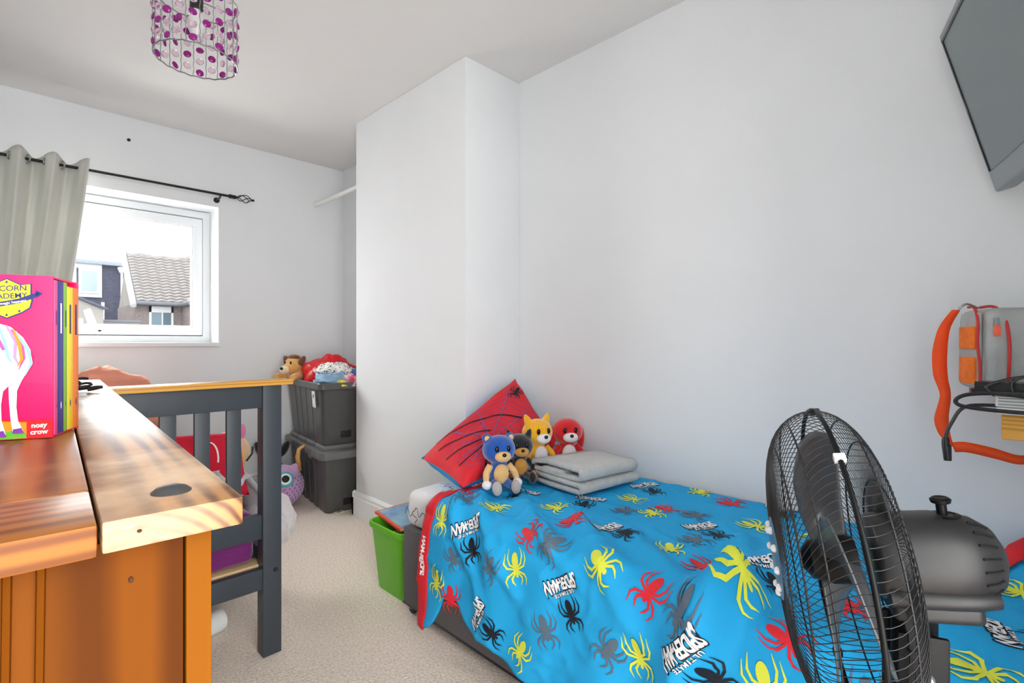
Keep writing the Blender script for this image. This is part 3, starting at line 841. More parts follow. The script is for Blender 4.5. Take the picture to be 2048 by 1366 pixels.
# the spiders
def spider2():
    polys = [ellipse(0, .12, .10, .14, 12), ellipse(0, .27, .06, .07, 10), ellipse(0, -.24, .15, .27, 16)]
    for sx in (1, -1):
        for pts, ws in (([(.05, .16), (.22, .34), (.20, .46), (.10, .60)], [.07, .075, .06, .012]),
                        ([(.08, .12), (.36, .26), (.43, .40), (.36, .62)], [.07, .075, .06, .012]),
                        ([(.08, .06), (.38, -.02), (.48, -.20), (.42, -.52)], [.07, .075, .06, .012]),
                        ([(.06, .0), (.26, -.12), (.33, -.34), (.26, -.66)], [.07, .075, .06, .012])):
            polys += stroke([(x * sx, y) for x, y in pts], ws)
    return poly2(polys)
SPI = spider2()
INK = {'Y': mat('yellow_fabric_print', '#e0e848', .65), 'R': mat('red_fabric_print', '#dd2233', .65),
       'G': mat('slate_fabric_print', '#5b6f80', .65), 'B': mat('black_fabric_print', '#10131d', .65)}
whf = mat('white_fabric_print', '#eef0f2', .65)
bn = {'Y': 'yellow spider print', 'R': 'red spider print', 'G': 'slate grey spider print', 'B': 'black spider print'}
# two-line lettering: white on a black backing
def arch(b, amp=.10):
    for v in b.verts:
        v.co.y *= 1 + amp * abs(v.co.x) / 2.0 + .25 * (v.co.x / 3) ** 2
    return b
LT1 = arch(text2('SPIDER-MAN', 1.0, .03, 0, .88)); LT1b = arch(text2('SPIDER-MAN', 1.0, .10, 0, .88))
LT2 = text2('ULTIMATE', .62, .02, 0, 1.2); LT2b = text2('ULTIMATE', .62, .06, 0, 1.2)
def sy(b, f):
    for v in b.verts: v.co.y *= f
sy(LT1, 2.0); sy(LT1b, 2.0)
LOGO = merge2([(LT1, 0, 0, 1, 1), (LT2, 0, 1.25, 1, 1)]); LOGOB = merge2([(LT1b, 0, 0, 1, 1), (LT2b, 0, 1.25, 1, 1)])
rr = random.Random(3)
SPOTS = [('R', 1.405, .690, 2.6), ('G', 1.345, .735, .4), ('Y', 1.23, .708, 1.9), ('Y', 1.088, .568, 1.5), ('Y', 1.385, .83, .2), ('G', 1.297, .932, .5),
         ('R', 1.005, .785, 1.2), ('R', .952, .647, 1.9), ('G', 1.115, .903, -.4), ('Y', 1.025, .88, .4), ('G', .909, .79, -.3), ('Y', .741, .795, 1.1),
         ('Y', 1.376, 1.035, -.2), ('R', 1.305, 1.065, .1), ('G', .898, 1.007, .4), ('Y', .986, 1.10, -.5), ('R', .605, .81, -.5),
         ('G', .695, .972, -.6), ('Y', .615, .953, .3), ('G', .51, .82, -.7), ('Y', .424, .739, 1.3), ('Y', .658, .60, .6), ('G', .635, .502, 1.3), ('R', .543, .651, 1.3),
         ('G', .913, .421, 1.5), ('Y', .83, .392, .9), ('R', .822, .317, 1.3), ('Y', .961, .294, 1.6), ('Y', .82, .056, .2), ('R', .698, .094, 1.9),
         ('G', .724, .311, 1.6), ('Y', .555, .265, 1.4), ('R', .317, .80, 1.2), ('Y', .345, .90, .3), ('Y', -.005, .29, 1.3), ('Y', .041, .713, 1.5), ('R', .246, .613, .5),
         ('Y', .409, .361, 1.0), ('G', .29, .42, 2.0), ('R', .39, .15, .7), ('Y', .22, .2, 2.2), ('G', .13, .5, .3), ('R', .1, .12, 1.2), ('G', .18, .85, .1), ('Y', .12, 1.0, 1.0), ('R', .0, .9, 2.0), ('G', -.1, .5, .3)]
for c, u, v, a in SPOTS:
    sz = .083 if c != 'G' else .078
    tag(apply_print('spider_print', SPI, duvet_surf, (u, v, a, sz * rr.uniform(.92, 1.08)), .0022, INK[c], dvt, .014), bn[c])
LOGOS = [(1.258, .818, .55), (.861, .871, .55), (1.165, 1.055, 1.15), (.496, .868, .85), (.864, .600, 1.4), (.677, .385, 1.1), (1.014, .124, 1.0), (.437, .568, .7), (1.065, .397, .3), (1.28, .50, .2), (.55, .03, .3), (.026, .536, 1.9), (.25, .02, .4), (.70, 1.12, .6)]
for u, v, a in LOGOS:
    # upright of the lettering points down the bed
    tag(apply_print('lettering_backing', LOGOB, duvet_surf, (u, v, a, .0205), .0020, INK['B'], dvt, .014), 'black outline of the lettering')
    tag(apply_print('lettering', LOGO, duvet_surf, (u, v, a, .0205), .0030, whf, dvt, .014), 'white lettering')
    du, dv_ = -math.sin(a) * .078, math.cos(a) * .078
    tag(apply_print('spider_print', SPI, duvet_surf, (u + du, v + dv_, a, .072), .0026, INK['B'], dvt, .014), bn['B'])
# small white lettering on the red hem
def hem_surf(uu, vv):
    p, n = duvet_surf(1.46 + vv, uu); return p + n * .008, n
LT3 = text2('SPIDER-MAN', 1, .03, 0, .9)
for v in (.55, .97):
    apply_print('hem_lettering', LT3, hem_surf, (v, .0, PI, .026), .0012, whf, dvt, .01)
# loose red and blue corner thrown back near the foot
lump('turned_corner', None, None, (1.76, -.13, .525), (.085, .10, .062), duvm, 5, .2, .3, 2.5, -.4, parent=dvt)
cfold = MB().tube([(1.66, .03, .520), (1.72, -.01, .562), (1.80, -.06, .585), (1.86, -.10, .59)], [.012, .026, .028, .016], 12, flat=.3).build('turned_corner_edge', redl, dvt, ang=None)

# red pillow ---------------------------------------------------------
redpl = mat('red_pillow_cotton', '#dc2430', 0.7, var=.05, vscale=10, bump=.12, bscale=30, bdist=.006)
plw, pf, pn = cushion('red_pillow', 'red pillow with a web print and blue back propped in the wall corner', 'pillow',
    [(1.185, 1.430, .527), (1.80, 1.50, .575), (1.80, 1.765, .875), (1.215, 1.735, .578)], .080, redpl, mat('blue_pillow_back', '#2cb2f0', .7, var=.08, vscale=6), back=1.15)
def psurf(u, v):
    e = .01; u = min(.995, max(.005, u)); v = min(.995, max(.005, v))
    p = pf(u, v, 1); return p, pn
webm = mat('violet_web_print', '#7b5a9a', .7)
wc = (.36, .34)
for i in range(11):
    a = i * 2 * PI / 11 + .2
    pts = [(wc[0] + r * math.cos(a), wc[1] + r * 1.15 * math.sin(a)) for r in (.08, .25, .45, .68)]
    pts = [p for p in pts if .03 < p[0] < .97 and .03 < p[1] < .97]
    if len(pts) > 1: apply_print('web_thread', poly2(stroke(pts, .011)), psurf, (0, 0, 0, 1), .0018, webm, plw, .03)
for ri in range(1, 12):
    R0 = .055 * ri + .03
    for i in range(11):
        a0 = i * 2 * PI / 11 + .2; a1 = a0 + 2 * PI / 11
        pts = [(wc[0] + R0 * (1 - .10 * math.sin(PI * q / 4)) * math.cos(a0 + (a1 - a0) * q / 4), wc[1] + R0 * 1.15 * (1 - .10 * math.sin(PI * q / 4)) * math.sin(a0 + (a1 - a0) * q / 4)) for q in range(5)]
        if all(.03 < p[0] < .97 and .03 < p[1] < .97 for p in pts): apply_print('web_thread', poly2(stroke(pts, .0045)), psurf, (0, 0, 0, 1), .0016, webm, plw, .03)
for pts in ([(.10, .95), (.3, .80), (.52, .66), (.74, .40)], [(.05, .78), (.25, .62), (.42, .46)], [(.03, .55), (.2, .45), (.38, .38)], [(.05, .28), (.22, .3), (.36, .34)], [(.20, .05), (.27, .18), (.36, .33)], [(.5, .05), (.45, .2), (.38, .33)]):
    apply_print('web_stroke', poly2(stroke(pts, .017)), psurf, (0, 0, 0, 1), .0024, INK['B'], plw, .03)
tag(apply_print('spider_print', SPI, psurf, (.86, .76, 2.2, .17), .0024, INK['B'], plw, .02), 'black spider print')

# folded grey towel ---------------------------------------------------
twm = mat('grey_terry_towel', '#c3c5c4', 0.98, var=.06, vscale=40, bump=.7, bscale=260, bdist=.006, sheen=.5)
tw = thing('folded_towel', 'folded pale grey towel lying on the blue duvet', 'towel', (1.435, 1.085, .515), math.radians(-7))
# local x: away along the fold, y: toward the bed head
def fold_strip(path, th, x0, x1, name):
    """a thick strip along a folded path in the yz plane, drawn out along x"""
    n = len(path); A, B = [], []
    for i in range(n):
        a = Vector(path[max(0, i - 1)]); b = Vector(path[min(n - 1, i + 1)]); t = (b - a).normalized(); p = Vector((-t.y, t.x)) * th / 2
        A.append(Vector(path[i]) + p); B.append(Vector(path[i]) - p)
    outl = A + B[::-1]
    mb = MB(); NX = 14; ls = []
    for k in range(NX + 1):
        f = k / NX; x = x0 + (x1 - x0) * f
        e = min(1, min(f, 1 - f) * 9) ** .5
        c = Vector((sum(q.x for q in outl) / len(outl), sum(q.y for q in outl) / len(outl)))
        ls.append([Vector((x + .05 * (q.x - .14) * 0 + .006 * noise.noise((q.x * 12, q.y * 12, k * .4)), q.x + .004 * noise.noise((x * 15, q.y * 9, 3)), max(.0, q.y * (1 - .10 * f) + .004 * noise.noise((x * 10, q.x * 8, 1))))) for q in outl])
    vs = [[mb.bm.verts.new(p) for p in l] for l in ls]
    m = len(outl)
    for P0, P1 in zip(vs, vs[1:]):
        for j in range(m): mb.face([P0[j], P0[(j + 1) % m], P1[(j + 1) % m], P1[j]])
    h = n
    for l in (vs[0], vs[-1]):
        for j in range(n - 1): mb.face([l[j], l[j + 1], l[m - 2 - j], l[m - 1 - j]])
    return mb.build(name, twm, tw, ang=None)
def bend(c, r, a0, a1, n=7): return [(c[0] + r * math.cos(a0 + (a1 - a0) * i / n), c[1] + r * math.sin(a0 + (a1 - a0) * i / n)) for i in range(n + 1)]
# lower half: one long fold
fold_strip([(.27, .008), (.15, .008)] + bend((.012, .020), .012, -PI / 2, -PI * 1.5) + [(.14, .033), (.27, .034)], .0150, .0, .32, 'lower_fold')
# upper half: rolled inward at the open end
fold_strip([(.10, .062), (.20, .061)] + bend((.255, .062), .0, 0, 0, 1)[:0] + [(.25, .054), (.15, .051), (.06, .051)] + bend((.02, .068), .016, -PI / 2, -PI * 1.5) + [(.08, .086), (.18, .087), (.262, .078), (.272, .06)], .0145, .005, .315, 'upper_fold')
# ------------------------------------------------------------------ pedestal fan
FAN_C = Vector((.777, .168, .772)); FR = .195
fn_h = Vector((-.40, .916, 0)).normalized(); tilt = math.radians(7)
fn = (fn_h * math.cos(tilt) + Vector((0, 0, -1)) * math.sin(tilt)).normalized()
fe = fn.cross(Vector((0, 0, 1))).normalized(); fu = fe.cross(fn).normalized()
poleXY = FAN_C - fn_h * .085
fan = thing('pedestal_fan', 'black pedestal fan with a wire grille standing beside the blue bed', 'fan', (poleXY.x, poleXY.y, 0))
FM = Matrix.Translation(Vector((-poleXY.x, -poleXY.y, 0))) @ axes(fe, fu, fn, FAN_C)   # local z points out of the front
blk = mat('black_fan_plastic', '#232324', 0.40, bump=.05, bscale=300, bdist=.001)
blk2 = mat('glossy_black_plastic', '#0d0d0e', 0.4, spec=.2)
wirem = mat('black_coated_wire', '#262627', 0.4, 0.3)
def dome(r, depth): return depth * max(0, 1 - (r / FR) ** 4) ** .5
def grille(name, depth, sgn, r0, twist, n=118):
    mb = MB()
    for k in range(n):
        a0 = 2 * PI * k / n; pts = []
        for i in range(13):
            q = 1 - (1 - i / 12) ** 2; r = r0 + (FR - r0) * q; a = a0 + twist * (1 - q)
            pts.append((r * math.cos(a), r * math.sin(a), sgn * dome(r, depth)))
        mb.tube(pts, 0.00055, 4, caps=False, M=FM)
    o = mb.build(name, wirem, fan, ang=None); o['kind'] = 'stuff'; return o
grille('front_grille', .070, 1, .052, .75); grille('rear_grille', .062, -1, .058, -.55)
def ringo(name, r, z, t, m=wirem, n=72):
    return MB().tube([(r * math.cos(2 * PI * i / n), r * math.sin(2 * PI * i / n), z) for i in range(n)], t, 8, closed=True, M=FM).build(name, m, fan, ang=None)
ringo('rim', FR + .001, .0, .0030, blk2)
for r in (.10, .15, .18):
    ringo('support_ring', r, dome(r, .070) - .0012, .0012); ringo('support_ring', r, -dome(r, .062) + .0012, .0012)
# clips around the rim, one of them white
for a, m in ((.35, blk2), (2.2, mat('white_clip', '#eceeee', .4)), (3.8, blk2), (5.2, blk2), (1.55, blk2)):
    Mx = FM @ Matrix.Rotation(a, 4, 'Z')
    MB().box((FR - .005, -.005, -.006), (FR + .004, .005, .006), .0015, 2, Mx).build('rim_clip', m, fan)
# badge at the front, with ring lettering
MB().lathe([(0, .0735), (.040, .0735), (.052, .0715), (.054, .068), (.050, .0645), (0, .0645)], 36, FM).build('badge', mat('badge_blue_grey', '#4a6f8e', .35), fan)
dotm = mat('badge_white', '#e9ecee', .4)
for k in range(10):
    a = 2 * PI * k / 10
    MB().ell(FM @ Vector((.043 * math.cos(a), .043 * math.sin(a), .0735)), (.005, .005, .005), None, 8, 6).build('badge_mark', dotm, fan)
# hub and three blades
MB().lathe([(0, .042), (.012, .040), (.024, .030), (.027, .012), (.030, .008), (.030, -.022), (0, -.022)], 28, FM).build('hub', blk2, fan)
bladem = mat('smoky_black_blade', '#46484b', 0.28)
def blade_fn(a0):
    def f(s, t):
        r = .026 + (.172 - .026) * s
        wdt = (.38 + .62 * math.sin(min(1, s * 1.15) * PI * .62)) * .95
        a = a0 + (t - .5) * wdt * (1.25 if s > .05 else 1) + .35 * s
        tip = 1 - .10 * abs(2 * t - 1) ** 2.5 * s
        z = -.026 * (t - .5) * 1.6 + .004 * math.sin(t * PI)
        return FM @ Vector((r * tip * math.cos(a), r * tip * math.sin(a), z))
    return f
for k in range(3):
    o = MB().grid(blade_fn(k * 2 * PI / 3 + .62), 16, 12).build('blade', bladem, fan, ang=None)
    o.modifiers.new('t', 'SOLIDIFY').thickness = .0025
# motor housing
MM = FM @ Matrix.Translation((0, .008, 0))
def housing(prof, n=40, sx=1.0, sy=1.0, p=2.25, dy=0):
    ls = []
    for r, z in prof:
        l = []
        for j in range(n):
            w = 2 * PI * j / n; c, s = math.cos(w), math.sin(w)
            k = (abs(c) ** p + abs(s) ** p) ** (-1 / p)
            l.append(MM @ Vector((r * k * c * sx, r * k * s * sy + dy, z)))
        ls.append(l)
    return MB().loops(ls)
mh = housing([(.046, -.040), (.050, -.044), (.052, -.060), (.053, -.110), (.051, -.132), (.046, -.150), (.036, -.164), (.020, -.172), (.006, -.174)]).build('motor_housing', blk, fan, ang=50)
housing([(.052, -.045), (.053, -.08), (.053, -.112), (.0515, -.133), (.046, -.152)], sy=.35, dy=-.036).build('housing_lip', blk, fan, ang=50)
MB().box((-.034, -.070, -.140), (.034, -.046, -.050), .008, 3, MM).build('gear_box', blk, fan)
MB().lathe([(0, 0), (.0055, 0), (.0055, .016), (.010, .018), (.011, .022), (.008, .0245), (.005, .0235), (0, .0235)], 20, MM @ Matrix.Translation((0, .0478, -.122)) @ Matrix.Rotation(-PI / 2, 4, 'X')).build('oscillation_knob', blk2, fan)
MB().lathe([(.012, 0), (.017, .0), (.018, .003), (.0125, .004)], 24, MM @ Matrix.Translation((0, .0475, -.122)) @ Matrix.Rotation(-PI / 2, 4, 'X')).build('knob_collar', blk2, fan)
for k in range(9):
    w = PI * (.62 + .095 * k); cw, sw = math.cos(w), math.sin(w); kk = (abs(cw) ** 2.25 + abs(sw) ** 2.25) ** (-1 / 2.25)
    MB().tube([MM @ Vector((r * kk * cw, r * kk * sw, z)) for r, z in ((.0500, -.139), (.0464, -.150), (.0410, -.158))], .0014, 6).build('vent_slot', mat('dark_slot', '#050505', .8), fan)
# neck, bracket and bolt
zt = FAN_C.z - .062
MB().tube([(0, 0, zt - .10), (0, 0, zt + .01)], .024, 20).build('neck', blk2, fan)
MF = axes(fe, (0, 0, 1), fn_h, (0, 0, 0))
br = MB()
for sx in (-1, 1):
    br.box((sx * .029 - .0035, zt - .135, -.026), (sx * .029 + .0035, zt - .005, .026), .003, 2, MF)
br.build('pivot_bracket', blk2, fan)
for sx in (-1, 1):
    MB().lathe([(0, .008), (.007, .008), (.0095, .006), (.0095, 0)], 18, MF @ Matrix.Translation((sx * .033, zt - .055, 0)) @ Matrix.Rotation(sx * PI / 2, 4, 'Y')).build('pivot_bolt', chrome, fan)
MB().tube([(0, 0, .03), (0, 0, zt - .09)], .013, 18).build('pole', blk2, fan)
MB().tube([(0, 0, zt - .22), (0, 0, zt - .12)], [.017, .026], 20).build('control_box', blk, fan)
MB().lathe([(0, 0), (.19, 0), (.195, .006), (.185, .016), (.06, .034), (.024, .05), (.018, .07), (0, .07)], 40).build('foot', blk, fan)

# ------------------------------------------------------------------ wall mounted television
tvx = Vector((-.965, -.262, 0)).normalized()          # along the screen, away from its far corner
tvu = Vector((-.066, .244, .967)).normalized()
tvn = tvu.cross(tvx).normalized()
if tvn.y < 0: tvn = -tvn
tv0 = Vector((1.838, .036, 1.449))
TM = axes(tvx, tvu, tvn, tv0)                         # x along the bottom, y up the screen, z out of the screen
tv = thing('television', 'grey flat screen television tilted high on the wall', 'television', tv0 - tvn * .05)
for_tv = Matrix.Translation(-(tv0 - tvn * .05)) @ TM
tvm = mat('grey_tv_plastic', '#878d8f', 0.38); tvs = mat('dark_tv_edge', '#15181b', 0.18); scr = mat('grey_green_screen', '#6d7878', 0.25)
TWD, THT = .745, .461
MB().box((0, 0, -.045), (TWD, THT, 0), .010, 3, for_tv).build('bezel', tvm, tv)
bz = MB()
for lo, hi in (((.020, .056, -.002), (.028, THT - .022, .004)), ((TWD - .028, .056, -.002), (TWD - .020, THT - .022, .004)), ((.020, THT - .030, -.002), (TWD - .020, THT - .022, .004))):
    bz.box(lo, hi, .001, 1, for_tv)
bz.build('inner_trim', tvs, tv)
MB().box((.028, .056, -.003), (TWD - .028, THT - .030, .0015), 0, 1, for_tv).build('screen', scr, tv)
MB().box((.10, .05, -.075), (TWD - .10, THT - .06, -.040), .015, 2, for_tv).build('rear_shell', mat('black_tv_back', '#202223', .5), tv)
MB().box((TWD / 2 - .05, THT / 2 - .05, -.10), (TWD / 2 + .05, THT / 2 + .05, -.07), .003, 2, for_tv).build('mount_plate', blackmet, tv)
mp0 = for_tv @ Vector((TWD / 2, THT / 2, -.09)); o0 = tv0 - tvn * .05
MB().tube([mp0, Vector((mp0.x, YN + .012 - o0.y, mp0.z))], .016, 12).box((mp0.x - .05, YN + .001 - o0.y, mp0.z - .08), (mp0.x + .05, YN + .014 - o0.y, mp0.z + .08), .002).build('mount_arm', blackmet, tv)

# ------------------------------------------------------------------ shelf in the near corner with its load
oak = wood('oak_shelf', '#dca64f', '#c08a38', 'Y', 40, (-1.5, 0, -.86), .45, .1, 2.5, .35)
SHX, SHZ = 1.515, .9045
tag(MB().box((SHX, YN + .001, SHZ - .055), (XR - .001, .020, SHZ), .0025).build('wall_shelf', oak), 'short oak shelf fixed in the corner below the television', 'shelf')
wpl = mat('white_box_plastic', '#dcdedf', .4); gpl = mat('grey_box_plastic', '#8b8f90', .4)
tag(MB().box((1.50, -.20, SHZ), (1.72, .028, SHZ + .014), .003).build('white_set_top_box', wpl, None), 'flat white box lying lowest on the oak shelf', 'box')
pb = thing('white_storage_case', 'ribbed white case stacked above the flat white box on the shelf', 'case', (1.61, -.09, SHZ + .0145))
MB().box((-.10, -.10, 0), (.10, .12, .024), .004).build('case_body', wpl, pb)
for k in range(3): MB().box((-.1015, -.095, .005 + k * .0065), (-.0995, .115, .0075 + k * .0065)).build('ridge', gpl, pb)
tag(MB().box((1.52, -.19, SHZ + .039), (1.60, -.02, SHZ + .062), .004).build('grey_modem', gpl), 'dark grey flat box under the black cables on the shelf', 'box')
ad = thing('power_adapter', 'black wedge shaped power adapter at the front edge of the shelf load', 'adapter', (1.535, .018, SHZ + .039))
MB().prism([(-.03, -.04), (.035, -.05), (.04, .03), (-.02, .045)], .012, .028).build('adapter_body', cabm, ad)
MB().prism([(-.03, -.03), (.03, -.04), (.01, .055), (-.02, .05)], 0, .012).build('adapter_plate', cabm, ad)
# tangled cable with a hanging plug
kb = thing('black_cable', 'looped black cable with a plug hanging off the front of the shelf', 'cable', (1.49, .02, SHZ))
def smooth_path(pts, n=6):
    P = [Vector(p) for p in pts]; out = []
    for i in range(len(P) - 1):
        a, b, c, d = P[max(0, i - 1)], P[i], P[i + 1], P[min(len(P) - 1, i + 2)]
        for k in range(n):
            t = k / n
            out.append(.5 * ((2 * b) + (c - a) * t + (2 * a - 5 * b + 4 * c - d) * t * t + (3 * b - a - 3 * c + d) * t ** 3))
    out.append(P[-1]); return out
MB().tube(smooth_path([(.03, -.16, .045), (.0, -.08, .047), (-.005, .0, .046), (.01, .055, .038), (.015, .074, .022), (.0, .055, .012), (-.025, -.02, .010), (-.03, -.10, .012), (-.02, -.20, .014)]), .0042, 8).build('cable_loop', cabm, kb)
MB().tube(smooth_path([(.03, -.10, .016), (.03, .02, .016), (.035, .062, .006), (.04, .082, -.03), (.042, .091, -.055), (.042, .092, -.068)]), .0038, 8).build('cable_tail', cabm, kb)
MB().tube([(.042, .092, -.064), (.042, .0925, -.072), (.042, .0925, -.082), (.042, .091, -.084), (.042, .089, -.118)], [.005, .0075, .0075, .009, .0072], 12).build('plug', cabm, kb)
for k in range(3):
    MB().tube(smooth_path([(.0, .01 - .03 * k, .040), (.0, .02 - .04 * k, .062 + .012 * k), (.0, -.05 - .03 * k, .085 + .008 * k), (.01, -.14, .075), (.01, -.15, .045), (.0, -.06, .038), (-.005, -.01 - .02 * k, .044)]), .0032, 7).build('cable_loop', cabm, kb)

# bag on the shelf
bg_g = mat('grey_bag_fabric', '#a9adac', 0.85, var=.06, vscale=25, bump=.25, bscale=200, bdist=.003)
bgr = mat('red_piping', '#c53232', .6); orm = mat('orange_mesh_fabric', '#f07a22', .75, var=.12, vscale=60); orr = mat('orange_webbing', '#f8551f', .7, var=.05, vscale=30)
cor = mat('coral_zip_pull', '#f06a50', .5)
bag = thing('lunch_bag', 'grey zipped bag with red piping and an orange mesh pocket on the shelf', 'bag', (1.70, .02, SHZ + .0395), math.radians(24))
b2 = MB().box((-.075, -.155, 0), (.085, .062, .195), .028, 5)
for v in b2.bm.verts: v.co.x += .006 * noise.noise(v.co * 14); v.co.y += .012 * (v.co.z / .2) * (1 if v.co.y > 0 else 0) * -.4
b2.build('bag_body', bg_g, bag, ang=None)
MB().box((-.079, -.16, .125), (.04, -.066, .192), .018, 4).build('front_flap', mat('pale_grey_flap', '#b9c0c6', .8), bag)
# side pocket panel facing the bed
sp = MB().box((-.052, .060, .008), (.030, .070, .185), .004, 2)
sp.build('side_panel', bg_g, bag)
MB().box((-.049, .0665, .014), (.027, .0755, .078), .003).build('mesh_pocket', orm, bag)
MB().box((-.049, .0665, .098), (.027, .0755, .152), .003).build('mesh_pocket', orm, bag)
pipe = smooth_path([(-.058, .066, .010), (-.060, .068, .06), (-.054, .070, .11), (-.056, .070, .16), (-.035, .068, .196), (.0, .066, .20)])
MB().tube(pipe, .0032, 8).build('piping', bgr, bag)
MB().tube(smooth_path([(-.066, .020, .0), (-.078, .022, .06), (-.079, .022, .11), (-.072, .026, .165), (-.045, .034, .197), (.02, .036, .20)]), .0034, 8).build('piping', bgr, bag)
for (x, y, z) in ((-.080, .045, .158), (-.083, -.052, .160)):
    zp = MB().box((x - .002, y - .005, z - .004), (x + .003, y + .005, z + .012), .001).build('zip_slider', chrome, bag)
    MB().box((x - .003, y - .0065, z - .030), (x + .001, y + .0065, z - .004), .002).build('zip_pull', cor, zp)
MB().tube(smooth_path([(-.03, .06, .196), (-.04, .085, .206), (-.04, .10, .195)]), .0028, 7).build('strap_ring', chrome, bag)
def ribbon(pts, wv, th, name, m, parent):
    P = smooth_path(pts, 6); mb = MB(); ls = []
    W = [Vector(w) for w in wv]
    for i, p in enumerate(P):
        f = i / (len(P) - 1) * (len(W) - 1); k = min(int(f), len(W) - 2); w = W[k].lerp(W[k + 1], f - k)
        t = (P[min(i + 1, len(P) - 1)] - P[max(i - 1, 0)]).normalized(); nn = t.cross(w).normalized() * th
        ls.append([p + w + nn, p - w + nn, p - w - nn, p + w - nn])
    return mb.loops(ls).build(name, m, parent, ang=None)
ribbon([(-.02, .098, .193), (0.01, .110, .15), (.02, .116, .09), (.022, .114, .03), (.022, .104, -.02), (.022, .112, -.08), (.022, .104, -.125), (.022, .088, -.150)],
       [(.0, .008, 0), (.0, .012, .0), (.0, .0155, 0), (.0, .015, .002), (.0, .011, .0), (.0, .015, 0), (.0, .013, .006), (.0, .008, .01)], .0009, 'shoulder_strap', orr, bag)
ribbon([(.022, .088, -.150), (.022, .060, -.148), (.02, .01, -.158), (.016, -.04, -.170), (.02, -.08, -.155), (.03, -.13, -.12)],
       [(.0, .004, .012), (.0, .001, .013), (.0, .0, .013), (.0, .0, .011), (.0, -.004, .010), (.0, -.004, .012)], .0009, 'shoulder_strap', orr, bag)
# ------------------------------------------------------------------ soft toys on the blue bed
def plush(name, label, loc, face, sc, fur, pale, extra=None, limb=None, foot=None, ears='round', lean=0.0, paw=None):
    """seated soft toy; face is the yaw it looks towards (0 = -y)"""
    root = thing(name, label, 'soft toy', loc, face, 'soft toys on the blue bed')
    S = lambda *v: tuple(x * sc for x in v)
    L = limb or fur
    body = [('e', S(0, 0, .066), S(.044, .040, .056)), ('e', S(0, .0 + lean, .168), S(.074, .062, .062)), ('e', S(0, .0, .115), S(.035, .034, .03))]
    if ears == 'round':
        for s in (-1, 1): body.append(('e', S(.054 * s, .008 + lean, .218), S(.021, .012, .021)))
    elif ears == 'point':
        for s in (-1, 1):
            body.append(('t', [S(.042 * s, lean, .205), S(.055 * s, .004 + lean, .238), S(.062 * s, .006 + lean, .254)], [.022 * sc, .014 * sc, .004 * sc]))
    elif ears == 'long':
        for s in (-1, 1): body.append(('e', S(.072 * s, .012 + lean, .135), S(.019, .019, .055)))
    blob('body', body, fur, root, .0042 * max(1, sc), 6)
    for s in (-1, 1):
        blob('arm', [('t', [S(.040 * s, -.005, .102), S(.064 * s, -.022, .072), S(.068 * s, -.040, .042)], [.016 * sc, .015 * sc, .014 * sc])], L, root, .0045, 4)
        MB().ell(S(.068 * s, -.048, .032), S(.021, .022, .019), None, 14, 10)  .build('paw', paw or pale, root, ang=None)
        blob('leg', [('t', [S(.024 * s, -.02, .032), S(.034 * s, -.060, .026), S(.038 * s, -.085, .026)], [.020 * sc, .017 * sc, .016 * sc])], fur, root, .0045, 4)
        MB().ell(S(.041 * s, -.104, .030), S(.020, .021, .029), Matrix.Rotation(-.25, 3, 'X'), 16, 10).build('foot', foot or pale, root, ang=None)
        MB().ell(S(.0255 * s, -.0555 + lean, .180), S(.0095, .006, .0135), None, 12, 8).build('eye', mat('black_bead_eye', '#0c0c0e', .1), root, ang=None)
    MB().ell(S(0, -.034, .070), S(.034, .016, .042), None, 16, 10).build('belly', pale, root, ang=None)
    mz = MB().ell(S(0, -.056 + lean, .148), S(.036, .022, .023), None, 16, 10).build('muzzle', pale, root, ang=None)
    MB().ell(S(0, -.078 + lean, .158), S(.0095, .007, .008), None, 12, 8).build('nose', mat('black_bead_eye', '#0c0c0e', .1), mz, ang=None)
    if ears == 'round':
        for s in (-1, 1): MB().ell(S(.054 * s, -.003 + lean, .218), S(.012, .004, .012), None, 12, 8).build('inner_ear', pale, root, ang=None)
    return root
fz = dict(bump=.3, bscale=200, bdist=.004, sheen=.6)
furB = mat('blue_plush', '#1552a8', .95, var=.08, vscale=40, **fz); furK = mat('black_plush', '#17181c', .95, var=.1, vscale=40, **fz)
furY = mat('yellow_plush', '#f2b21c', .95, var=.06, vscale=40, **fz); furR = mat('red_plush', '#d3141f', .95, var=.06, vscale=40, **fz)
tan = mat('tan_plush', '#e2b779', .95, var=.05, vscale=40, **fz); whp = mat('white_plush', '#e9e8ec', .95, var=.03, vscale=40, **fz)
gry = mat('grey_plush', '#b3aaa6', .95, var=.05, vscale=40, **fz)
TZ = .515
plush('soft_toy', 'blue soft toy with tan belly and grey feet at the front of the bed', (1.300, 1.360, TZ), -.45, .86, furB, tan, limb=tan, foot=gry, paw=whp)
plush('soft_toy', 'black soft toy half hidden behind the blue soft toy', (1.445, 1.395, TZ), -.55, .78, furK, mat('dark_tan_plush', '#c98f3c', .95, **fz), foot=furK, ears='point')
plush('soft_toy', 'yellow soft toy with a white belly beside the red pillow', (1.580, 1.420, TZ + .01), -.30, .92, furY, whp, foot=furR, ears='point')
plush('soft_toy', 'red soft toy with white paws nearest the long wall', (1.735, 1.385, TZ), -.60, .92, furR, whp, foot=mat('lime_felt', '#c6c83a', .9), ears='long')

